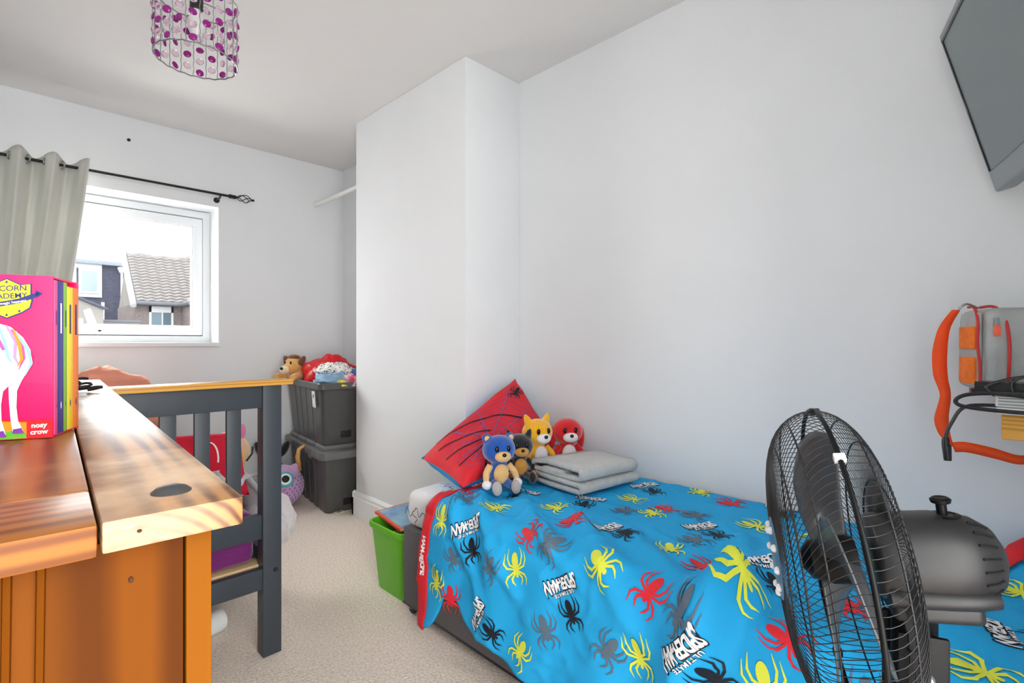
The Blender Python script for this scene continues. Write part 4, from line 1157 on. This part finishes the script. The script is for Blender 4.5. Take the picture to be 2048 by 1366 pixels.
# ------------------------------------------------------------------ green bin with magazines
def rrect(w, l, r, n=5, z=0, cx=0, cy=0):
    pts = []
    for sx, sy, a0 in ((1, 1, 0), (-1, 1, PI / 2), (-1, -1, PI), (1, -1, PI * 1.5)):
        for i in range(n + 1):
            a = a0 + PI / 2 * i / n
            pts.append(Vector((cx + sx * (w / 2 - r) + r * math.cos(a), cy + sy * (l / 2 - r) + r * math.sin(a), z)))
    return pts
grn = mat('lime_green_plastic', '#63b620', .35, var=.03, vscale=5)
BN = (1.250, 1.862)
bn_ = thing('waste_bin', 'lime green plastic bin stuffed with books at the end of the bed', 'bin', (BN[0], BN[1], 0))
MB().loops([rrect(.205, .215, .035, 5, .0), rrect(.21, .22, .036, 5, .006), rrect(.255, .265, .04, 5, .262), rrect(.272, .282, .044, 5, .264), rrect(.276, .286, .045, 5, .276), rrect(.272, .282, .044, 5, .286),
            rrect(.256, .266, .04, 5, .287), rrect(.250, .26, .04, 5, .28), rrect(.202, .212, .034, 5, .008)]).build('bin_body', grn, bn_, ang=40)
def flat_book(name, label, loc, rot, w, l, th, m, inner=None, tex=None):
    o = thing(name, label, 'book', loc, rot=rot, group='books in the green bin')
    MB().box((-w / 2, -l / 2, 0), (w / 2, l / 2, th), .0015).build('cover', m, o)
    MB().box((-w / 2 + .003, -l / 2 - .0008, .0015), (w / 2 + .0008, l / 2 - .003, th - .0015)).build('page_block', paper, o)
    if inner: MB().box((-w / 2 + .012, -l / 2 + .012, th), (w / 2 - .012, l / 2 - .012, th + .0012)).build('cover_picture', inner, o)
    return o
flat_book('picture_book', 'red bordered picture book leaning out of the green bin', (1.272, 1.900, .2885), (math.radians(2), math.radians(-3), -.12), .22, .25, .012, mat('orange_red_cover', '#df5537', .4), mat('teal_picture', '#8fb9c4', .4, col2='#5f86b8', vscale=14))
flat_book('picture_book', 'yellow edged thin book against the bin rim', (1.235, 1.925, .120), (math.radians(90), 0, .15), .17, .23, .009, mat('pale_yellow_cover', '#ecdf7a', .5))
flat_book('picture_book', 'pale blue thin book beneath the red bordered one', (1.205, 1.860, .20), (math.radians(8), math.radians(28), .2), .10, .16, .010, mat('pale_blue_cover', '#b9cfd8', .5))
flat_book('picture_book', 'dark striped book low inside the green bin', (1.240, 1.800, .125), (math.radians(90), 0, .05), .16, .22, .012, mat('dark_striped_cover', '#2b2c22', .5, col2='#6f6f5a', vscale=30, stretch=(6, .2, .2)))
# small scrap on the carpet by the chimney breast
sc_ = thing('small_paper_toy', 'small cream and green scrap on the carpet beside the skirting board', 'scrap', (1.465, 2.965, 0), .4)
MB().prism([(-.03, -.02), (.025, -.025), (.035, .015), (-.02, .022)], .001, .008).build('card', mat('cream_card', '#ddd6bd', .7), sc_)
MB().prism([(-.015, -.012), (.012, -.015), (.010, .010), (-.012, .008)], .008, .0095).build('printed_patch', mat('olive_patch', '#8c9460', .7), sc_)

# ------------------------------------------------------------------ black storage boxes in the alcove
boxm = mat('black_storage_plastic', '#525252', .36, var=.05, vscale=8, bump=.05, bscale=300, bdist=.001)
boxe = mat('grey_black_lid_plastic', '#6a6b6b', .36, var=.04, vscale=8)
BXL, BXW, BXH = .80, .50, .385
def box_loop(w, l, z, ins=0.0):
    """outline with vertical grooves along the long sides"""
    pts = []
    r = .035
    def arc(cx, cy, a0):
        for i in range(6):
            a = a0 + PI / 2 * i / 5; pts.append(Vector((cx + r * math.cos(a), cy + r * math.sin(a), z)))
    arc(w / 2 - r, l / 2 - r, 0); arc(-w / 2 + r, l / 2 - r, PI / 2)
    N = 44
    def groove(f):
        for c in (.2, .38, .56, .74):
            if abs(f - c) < .034: return ins
        return 0
    for i in range(1, N): f = i / N; pts.append(Vector((-w / 2 + groove(1 - f), l / 2 - r - (l - 2 * r) * f, z)))
    arc(-w / 2 + r, -l / 2 + r, PI)
    arc(w / 2 - r, -l / 2 + r, PI * 1.5)
    for i in range(1, N): f = i / N; pts.append(Vector((w / 2 - groove(f), -l / 2 + r + (l - 2 * r) * f, z)))
    return pts
def storage_box(label, loc, rz, lid, rot=None):
    o = thing('storage_box', label, 'storage box', loc, rz, 'black storage boxes in the alcove', rot)
    g = .032; o.scale = (.82, 1, 1)
    MB().loops([box_loop(.385, .665, 0, .008), box_loop(.392, .672, .006, g), box_loop(.452, .752, BXH - .05, g), box_loop(.456, .756, BXH - .045, 0), box_loop(.492, .792, BXH - .043, 0), box_loop(.500, .80, BXH - .038, 0),
                box_loop(.502, .802, BXH - .006, 0), box_loop(.494, .794, BXH, 0), box_loop(.462, .762, BXH - .002, 0), box_loop(.445, .745, BXH - .05, 0), box_loop(.385, .665, .008, 0)]).build('tub', boxm, o, ang=30)
    if not lid:
        # clip notch, paper label and maker's plate
        lb = MB().box((-.0013, -.030, -.050), (.0006, .030, .050), 0, 1, Matrix.Translation((-.2385, -.26, .28)) @ Matrix.Rotation(-.087, 4, 'Y')).build('paper_label', mat('white_paper_label', '#d8d9da', .6), o)
        MB().box((-.0018, -.010, .008), (-.0012, .010, .030), 0, 1, Matrix.Translation((-.2385, -.26, .28)) @ Matrix.Rotation(-.087, 4, 'Y')).build('print_block', mat('dark_label_print', '#55565a', .6), lb)
    MB().box((-.05, -.003, -.022), (.03, .003, .022), .001, 1, Matrix.Translation((-.02, -.3425, .06)) @ Matrix.Rotation(.118, 4, 'X')).build('maker_plate', mat('embossed_plate', '#2a2a2b', .3), o)
    if lid:
        l = MB()
        l.loops([rrect(.505, .805, .045, 6, BXH - .040), rrect(.525, .825, .050, 6, BXH - .040), rrect(.530, .830, .052, 6, BXH - .030), rrect(.526, .826, .05, 6, BXH + .004), rrect(.500, .80, .05, 6, BXH + .008), rrect(.470, .77, .05, 6, BXH + .010)])
        lo = l.build('lid', boxe, o, ang=30)
        for k in range(4):
            y0 = -.36 + k * .182
            MB().box((-.228, y0, BXH + .004), (.228, y0 + .172, BXH + .038), .016, 4).build('lid_panel', boxe, lo)
        for y in (-.20, .16): MB().box((-.268, y - .03, BXH - .055), (-.258, y + .03, BXH + .004), .003).build('clip', boxm, lo)
    return o
BXR = math.radians(-7)
BC = Vector((1.596, 3.305, 0))
storage_box('closed black storage box, lower of the two in the alcove', (BC.x, BC.y, 0), BXR, True)
storage_box('open black storage box heaped with cloths, stacked on the closed one', (BC.x - .018, BC.y - .005, BXH + .039), BXR, False)
UZ = BXH + .039 + BXH        # rim of the upper box
# blond hair tuft caught under the lid
hr = thing('hair_tuft', 'blond doll hair hanging out from under the black box lid', 'doll hair', (1.352, 3.27, .375), BXR)
hrm = mat('blond_hair', '#d9a760', .6, var=.2, vscale=60)
rq = random.Random(5)
mb = MB()
for i in range(46):
    y = rq.uniform(-.03, .03); L = rq.uniform(.09, .155); dx = rq.uniform(-.014, .0)
    mb.tube([(.03, y * .5, .015), (-.005 + dx * .3, y * .8, -.01), (-.008 + dx, y * 1.1, -.06), (.004 + dx, y * 1.2 + rq.uniform(-.012, .012), -L)], [.004, .004, .0035, .001], 5)
o = mb.build('strands', hrm, hr, ang=None); o['kind'] = 'stuff'
# things heaped in the open box
shiny = mat('red_satin', '#d3121f', .3, var=.08, vscale=8)
lump('red_satin_cloth', 'shiny red cloth heaped highest in the open black box', 'cloth', (1.60, 3.37, UZ - .025), (.165, .20, .185), shiny, 2, .2, .20, 1.8, -.25)
dots = bpy.data.materials.new('black_dotted_white'); dots.use_nodes = True
nt = dots.node_tree; p_ = nt.nodes['Principled BSDF']; v_ = nt.nodes.new('ShaderNodeTexVoronoi'); v_.inputs['Scale'].default_value = 62
tc_ = nt.nodes.new('ShaderNodeTexCoord'); r_ = nt.nodes.new('ShaderNodeValToRGB'); r_.color_ramp.interpolation = 'CONSTANT'
r_.color_ramp.elements[0].color = (.02, .02, .02, 1); r_.color_ramp.elements[1].color = (.85, .84, .80, 1); r_.color_ramp.elements[1].position = .33
nt.links.new(tc_.outputs['Object'], v_.inputs['Vector']); nt.links.new(v_.outputs['Distance'], r_.inputs['Fac']); nt.links.new(r_.outputs['Color'], p_.inputs['Base Color']); p_.inputs['Roughness'].default_value = .8
lump('dotted_cloth', 'white cloth with black dots on top of the open black box', 'cloth', (1.525, 3.155, UZ + .055), (.12, .15, .055), dots, 4, -.3, .25, 2.2, -.6)
lump('denim_cloth', 'pale blue denim cloth at the front of the open black box', 'cloth', (1.475, 3.06, UZ - .005), (.12, .13, .06), mat('pale_denim', '#8fb0cc', .9, var=.15, vscale=30, bump=.3, bscale=120), 6, .1, .3, 2.4, -.7)
lump('pink_patterned_cloth', 'pink and white patterned cloth at the corner of the open black box', 'cloth', (1.555, 2.975, UZ - .01), (.09, .075, .055), mat('pink_white_print', '#d8d3dc', .9, col2='#d83560', vscale=22), 8, .3, .3, 2.4, -.7)
lump('yellow_cloth', 'small yellow cloth peeping over the open black box rim', 'cloth', (1.475, 2.955, UZ - .015), (.045, .05, .03), mat('yellow_cotton', '#dfd24a', .85), 9, 0, .25, 2.4, -.7)
lump('blue_cloth', 'deep blue cloth nearest the chimney breast in the open black box', 'cloth', (1.66, 3.02, UZ + .01), (.08, .09, .08), mat('royal_blue_cotton', '#3b76b8', .85), 10, 0, .25, 2.4, -.7)
lump('crimson_cloth', 'crimson cloth behind the dotted cloth in the open black box', 'cloth', (1.64, 3.14, UZ + .02), (.10, .10, .075), mat('crimson_cotton', '#b8152a', .85), 12, 0, .25, 2.4, -.7)
# puppy
pup = thing('puppy_soft_toy', 'tan and brown puppy soft toy peeping over the open black box', 'soft toy', (1.425, 3.555, UZ - .01), -1.15)
tanp = mat('tan_puppy_plush', '#e0ac62', .95, var=.08, vscale=40, **fz); brp = mat('brown_puppy_plush', '#7a4a2c', .95, **fz); crp = mat('cream_puppy_plush', '#eed9b4', .95, **fz)
blob('body', [('e', (0, .0, .095), (.065, .058, .060)), ('e', (0, -.045, .075), (.042, .045, .034)), ('e', (0, .03, .03), (.07, .06, .06))], tanp, pup, .006, 6)
MB().ell((0, -.082, .068), (.036, .026, .028), None, 14, 10).build('muzzle', crp, pup, ang=None)
MB().ell((0, -.107, .078), (.013, .010, .010), None, 12, 8).build('nose', mat('black_bead_eye', '#0c0c0e', .1), pup, ang=None)
for s in (-1, 1):
    MB().ell((.062 * s, .01, .120), (.018, .030, .048), Matrix.Rotation(.5 * s, 3, 'Y'), 14, 10).build('ear', brp, pup, ang=None)
    MB().ell((.026 * s, -.052, .116), (.008, .006, .010), None, 10, 8).build('eye', mat('black_bead_eye', '#0c0c0e', .1), pup, ang=None)
    blob('paw', [('t', [(.06 * s, -.01, .02), (.075 * s, -.06, .02), (.072 * s, -.09, .012)], [.03, .028, .026])], tanp, pup, .006, 4)
MB().ell((0, .005, .150), (.045, .04, .022), None, 14, 8).build('brow_patch', brp, pup, ang=None)

# lilac round owl on the carpet and the dark toy behind it
owl = thing('owl_soft_toy', 'round lilac owl soft toy with a turquoise ringed eye on the carpet', 'soft toy', (1.262, 3.33, 0), -.65)
lil = mat('lilac_plush', '#c39bc9', .95, var=.05, vscale=30, **fz)
blob('body', [('e', (0, 0, .135), (.135, .12, .135)), ('e', (-.08, 0, .245), (.03, .02, .035)), ('e', (.08, 0, .245), (.03, .02, .035))], lil, owl, .009, 6)
tq = mat('turquoise_felt', '#4fb6bd', .9); wf = mat('white_felt', '#eef0ee', .9); bl = mat('black_felt', '#17171a', .6); fle = mat('purple_fleck', '#6d4a86', .9)
def on_body(a, b, off=0):       # a: sideways angle, b: height angle
    d = Vector((math.sin(a) * math.cos(b), -math.cos(a) * math.cos(b), math.sin(b)))
    return Vector((d.x * .135, d.y * .12, d.z * .135 + .135)) + d * off, d
for a in (-.42, .42):
    p, d = on_body(a, .50); q = d.to_track_quat('Z', 'Y').to_matrix()
    e = MB().ell(p, (.050, .050, .010), q, 22, 10).build('eye_ring', tq, owl, ang=None)
    MB().ell(p + d * .005, (.037, .037, .010), q, 20, 10).build('eye_white', wf, e, ang=None)
    MB().ell(p + d * .010, (.024, .024, .009), q, 18, 10).build('pupil', bl, e, ang=None)
p, d = on_body(0, .32); MB().lathe([(.018, 0), (.012, .012), (0, .028)], 12, Matrix.Translation(p) @ d.to_track_quat('Z', 'Y').to_matrix().to_4x4()).build('beak', mat('orange_felt', '#e79a3a', .9), owl)
for s in (-1, 1): MB().ell((.07 * s, -.09, .012), (.028, .034, .012), None, 12, 8).build('foot', lil, owl, ang=None)
fm_ = None
for i in range(9):
    for j in range(26):
        b = -.75 + i * .155; a = -PI + (j + .5 * (i % 2)) * 2 * PI / 26
        if b > .25 and abs(a) < .85: continue
        p, d = on_body(a, b, -.0005)
        if fm_ is None:
            fo = MB().ell((0, 0, 0), (.0028, .0085, .0016), None, 6, 4).build('fleck', fle, owl, ang=None); fm_ = fo.data
        else:
            fo = bpy.data.objects.new('fleck', fm_); COL.objects.link(fo); fo.parent = owl
        fo.location = p; fo.rotation_euler = (d.to_track_quat('Z', 'Y') @ Euler((0, 0, .5 if j % 2 else -.4)).to_quaternion()).to_euler()
dk = thing('dark_soft_toy', 'dark floppy eared soft toy with a pink snout lying behind the lilac owl', 'soft toy', (1.30, 3.60, 0), -.5)
blob('body', [('e', (0, 0, .14), (.08, .07, .14)), ('e', (0, -.0, .30), (.07, .065, .07))], furK, dk, .009, 6)
for s in (-1, 1): MB().ell((.078 * s, -.005, .325), (.026, .030, .060), Matrix.Rotation(.45 * s, 3, 'Y'), 20, 12).build('ear', furK, dk, ang=None)
pkm = mat('pink_plush_snout', '#ef8fa0', .8)
MB().ell((0, -.058, .300), (.048, .035, .034), None, 16, 10).build('snout', pkm, dk, ang=None)
for s in (-1, 1): MB().ell((.014 * s, -.092, .306), (.006, .004, .008), None, 10, 8).build('nostril', mat('dark_pink_felt', '#a5485c', .8), dk, ang=None)
# ------------------------------------------------------------------ houses beyond the window
brick = mat('brown_brick', '#a39895', .9, col2='#857a79', vscale=9, stretch=(1.2, 1, 4), detail=2)
slate = mat('dark_slate_hanging', '#5c5f72', .8, col2='#454a60', vscale=5, stretch=(1, 1, 3))
rend = mat('grey_render', '#a5a29c', .9, var=.06, vscale=2)
tilem = mat('grey_roof_tile', '#aaa6a4', .85, var=.14, vscale=3)
white_ext = mat('white_exterior_trim', '#eef1f5', .5)
pane_ext = mat('pale_blue_pane', '#b7cbe0', .15)
gutt = mat('grey_gutter', '#7c8088', .6)
gnd = tag(MB().box((-40, 4.2, -3.2), (50, 60, -3.0)).build('ground_outside', mat('grey_yard', '#8f9088', .95, var=.1, vscale=.4)), 'yards between the houses', kind='structure')

hs = thing('tiled_house', 'brick house with a pale tiled roof outside the window', 'house', (3.31, 22.2, -3))
zo = 3.0
MB().box((0.03, 0, 0), (6, 4.0, 2.42 + zo)).build('brick_wall', brick, hs)
# gable end
MB().prism([(0, 2.42 + zo), (3.8, 2.42 + zo), (1.9, 4.25 + zo)], 0.04, .16, axes((0, 1, 0), (0, 0, 1), (1, 0, 0))).build('gable', rend, hs)
# roof deck and tiles
e0 = Vector((0, -.25, 2.45 + zo)); rdg = Vector((0, 1.80, 4.35 + zo)); slope = rdg - e0; SL = slope.length; sd = slope.normalized()
nrm = Vector((1, 0, 0)).cross(sd).normalized()
if nrm.z < 0: nrm = -nrm
roof = MB().prism([(0, 0), (6.0, 0), (6.0, SL), (0, SL)], -.06, 0, axes((1, 0, 0), sd, nrm, e0)).build('roof', gutt, hs)
NR, NCOL = 16, 18
tw_, tl_ = .30, SL / NR * 1.22
prof = [(i / 8 * tw_, .045 * (.5 - .5 * math.cos(2 * PI * i / 8))) for i in range(9)]
tm_ = None
for r in range(NR):
    for c in range(NCOL):
        if tm_ is None:
            mb = MB()
            a = [mb.bm.verts.new((x, 0, z + .095)) for x, z in prof]; b = [mb.bm.verts.new((x, tl_, z + .01)) for x, z in prof]; f_ = [mb.bm.verts.new((x, 0, z + .02)) for x, z in prof]
            for i in range(8): mb.face([a[i], a[i + 1], b[i + 1], b[i]]); mb.face([f_[i], f_[i + 1], a[i + 1], a[i]])
            o = mb.build('roof_tile', tilem, roof, ang=50); tm_ = o.data
        else:
            o = bpy.data.objects.new('roof_tile', tm_); COL.objects.link(o); o.parent = roof
        M_ = axes((1, 0, 0), sd, nrm, e0 + sd * (r * SL / NR) + Vector((c * tw_ + .02, 0, 0)))
        o.matrix_local = M_ @ Matrix.Rotation(random.uniform(-.012, .012), 4, 'Z')
MB().tube([(0, 1.80, 4.40 + zo), (5.6, 1.80, 4.40 + zo)], .10, 10).build('ridge', tilem, hs)
MB().box((2.0, 1.65, 4.42 + zo), (2.5, 1.95, 4.56 + zo), .01).build('ridge_vent', tilem, hs)
MB().tube([e0 + Vector((-.07, -.05, -.12)), rdg + Vector((-.07, 0, -.05))], .10, 6, flat=1.0).build('bargeboard', white_ext, hs)
MB().tube([(-.0, -.34, 2.42 + zo), (1.42, -.34, 2.42 + zo)], .075, 10).build('gutter', gutt, hs)
wx0, wx1, wz0, wz1 = .42, 1.16, 1.25 + zo, 2.34 + zo
wf_ = MB()
for lo, hi in (((wx0, -.06, wz0), (wx0 + .07, .02, wz1)), ((wx1 - .07, -.06, wz0), (wx1, .02, wz1)), ((wx0, -.06, wz1 - .22), (wx1, .02, wz1)), ((wx0, -.06, wz0), (wx1, .02, wz0 + .08)), ((wx0 + .38, -.05, wz0), (wx0 + .42, .02, wz1))):
    wf_.box(lo, hi)
wfo = wf_.build('window', white_ext, hs)
MB().box((wx0 + .06, -.03, wz0 + .06), (wx0 + .385, .01, wz1 - .21)).build('pane', mat('dusky_pane', '#7e98a4', .15), wfo)
MB().box((wx0 + .415, -.03, wz0 + .06), (wx1 - .06, .01, wz1 - .21)).build('pane', mat('dusky_pane_dark', '#53717f', .15), wfo)
wing = MB().box((1.42, -1.6, 0), (6, .1, 2.36 + zo)).build('side_wing', brick, hs)
MB().tube([(1.36, -.3, 2.42 + zo), (1.36, -1.7, 2.42 + zo)], .09, 10).build('gutter', gutt, hs)
MB().prism([(1.30, 2.42 + zo), (6, 2.42 + zo), (3.6, 4.1 + zo)], -1.7, .9, axes((1, 0, 0), (0, 0, 1), (0, 1, 0))).build('wing_roof', tilem, hs)

h2 = thing('slate_house', 'dark slate hung house with a white dormer window outside', 'house', (0, 28, -3))
MB().box((-3, 0, 0), (3.9, 5, 4.36 + zo)).build('slate_wall', slate, h2)
MB().box((-3.1, -.25, 4.36 + zo), (4.0, 5, 4.52 + zo), .01).build('flat_roof', mat('grey_roof_edge', '#a9b4c2', .7), h2)
MB().box((1.3, -.10, 2.95 + zo), (3.02, .02, 4.36 + zo)).build('window_surround', white_ext, h2)
for x0, x1 in ((1.42, 2.18), (2.26, 2.94)):
    d = MB().box((x0, -.14, 3.1 + zo), (x1, -.06, 4.16 + zo), .01).build('window', white_ext, h2)
    MB().box((x0 + .09, -.15, 3.2 + zo), (x1 - .09, -.12, 4.06 + zo)).build('pane', pane_ext, d)
MB().box((2.19, -.13, 3.1 + zo), (2.24, -.07, 4.16 + zo)).build('mullion_shadow_gap', slate, h2)
MB().tube([(3.70, -.12, 4.3 + zo), (3.70, -.12, 1.9 + zo)], .045, 8).build('downpipe', white_ext, h2)
MB().tube([(3.62, -.12, 4.32 + zo), (3.70, -.14, 4.1 + zo)], .09, 8).build('hopper', white_ext, h2)
MB().tube([(3.05, -.12, 2.75 + zo), (3.05, -.12, 1.9 + zo)], .06, 8).build('downpipe', white_ext, h2)
h3 = thing('rendered_outbuilding', 'low rendered outbuilding with a sloping roof edge outside', 'outbuilding', (0, 20, -3))
MB().prism([(-2, 0), (2.2, 0), (2.2, 2.08 + zo), (1.45, 2.42 + zo), (-.5, 3.0 + zo), (-2, 2.4 + zo)], 0, 3.0, axes((1, 0, 0), (0, 0, 1), (0, 1, 0))).build('rendered_wall', rend, h3)
MB().tube([(2.3, -.05, 2.05 + zo), (1.45, -.05, 2.45 + zo), (-.5, -.05, 3.04 + zo)], .045, 6).build('roof_edge', slate, h3)
d = MB().box((1.25, -.06, .9 + zo), (1.72, .01, 1.75 + zo), .01).build('window', white_ext, h3)
MB().box((1.33, -.075, 1.0 + zo), (1.62, -.05, 1.55 + zo)).build('pane', pane_ext, d)
h4 = thing('far_rendered_wall', 'pale rendered wall low between the two houses outside', 'wall', (2.2, 21.2, -3))
MB().box((0, 0, 0), (1.10, .3, 1.70 + zo)).build('wall_block', rend, h4)
MB().box((-.03, -.04, 1.70 + zo), (1.13, .34, 1.78 + zo), .01).build('coping', gutt, h4)
d = MB().box((.45, -.05, .9 + zo), (.75, .01, 1.5 + zo)).build('window', white_ext, h4)
MB().box((.49, -.06, .95 + zo), (.71, -.04, 1.45 + zo)).build('pane', pane_ext, d)
import OpenImageIO as oiio,sys
b=oiio.ImageBuf('/workdir/render_main.png'); s=b.spec().width/2048
a=b.get_pixels(oiio.UINT8)
for n,x,y in [('wallR',1500,400),('wallR2',1750,600),('wallRlow',1400,850),('wallRtop',1300,150),('chim',830,600),('chimL',730,700),('chimside',985,500),('back',560,550),('backtop',100,230),('ceilR',900,60),('ceilL',200,80),('ceilM',550,220),('carpet',650,1200),('duvet',1300,1050),('duvetside',1000,1180),('panel',200,1250),('stile',395,1250),('desktop',330,900),('desktopR',450,980),('curtain',120,450),('bedpost',540,900),('sky',280,450),('tv',1980,200)]:
    X,Y=int(x*s),int(y*s); print(n,a[Y-2:Y+3,X-2:X+3,:3].reshape(-1,3).mean(0).round())
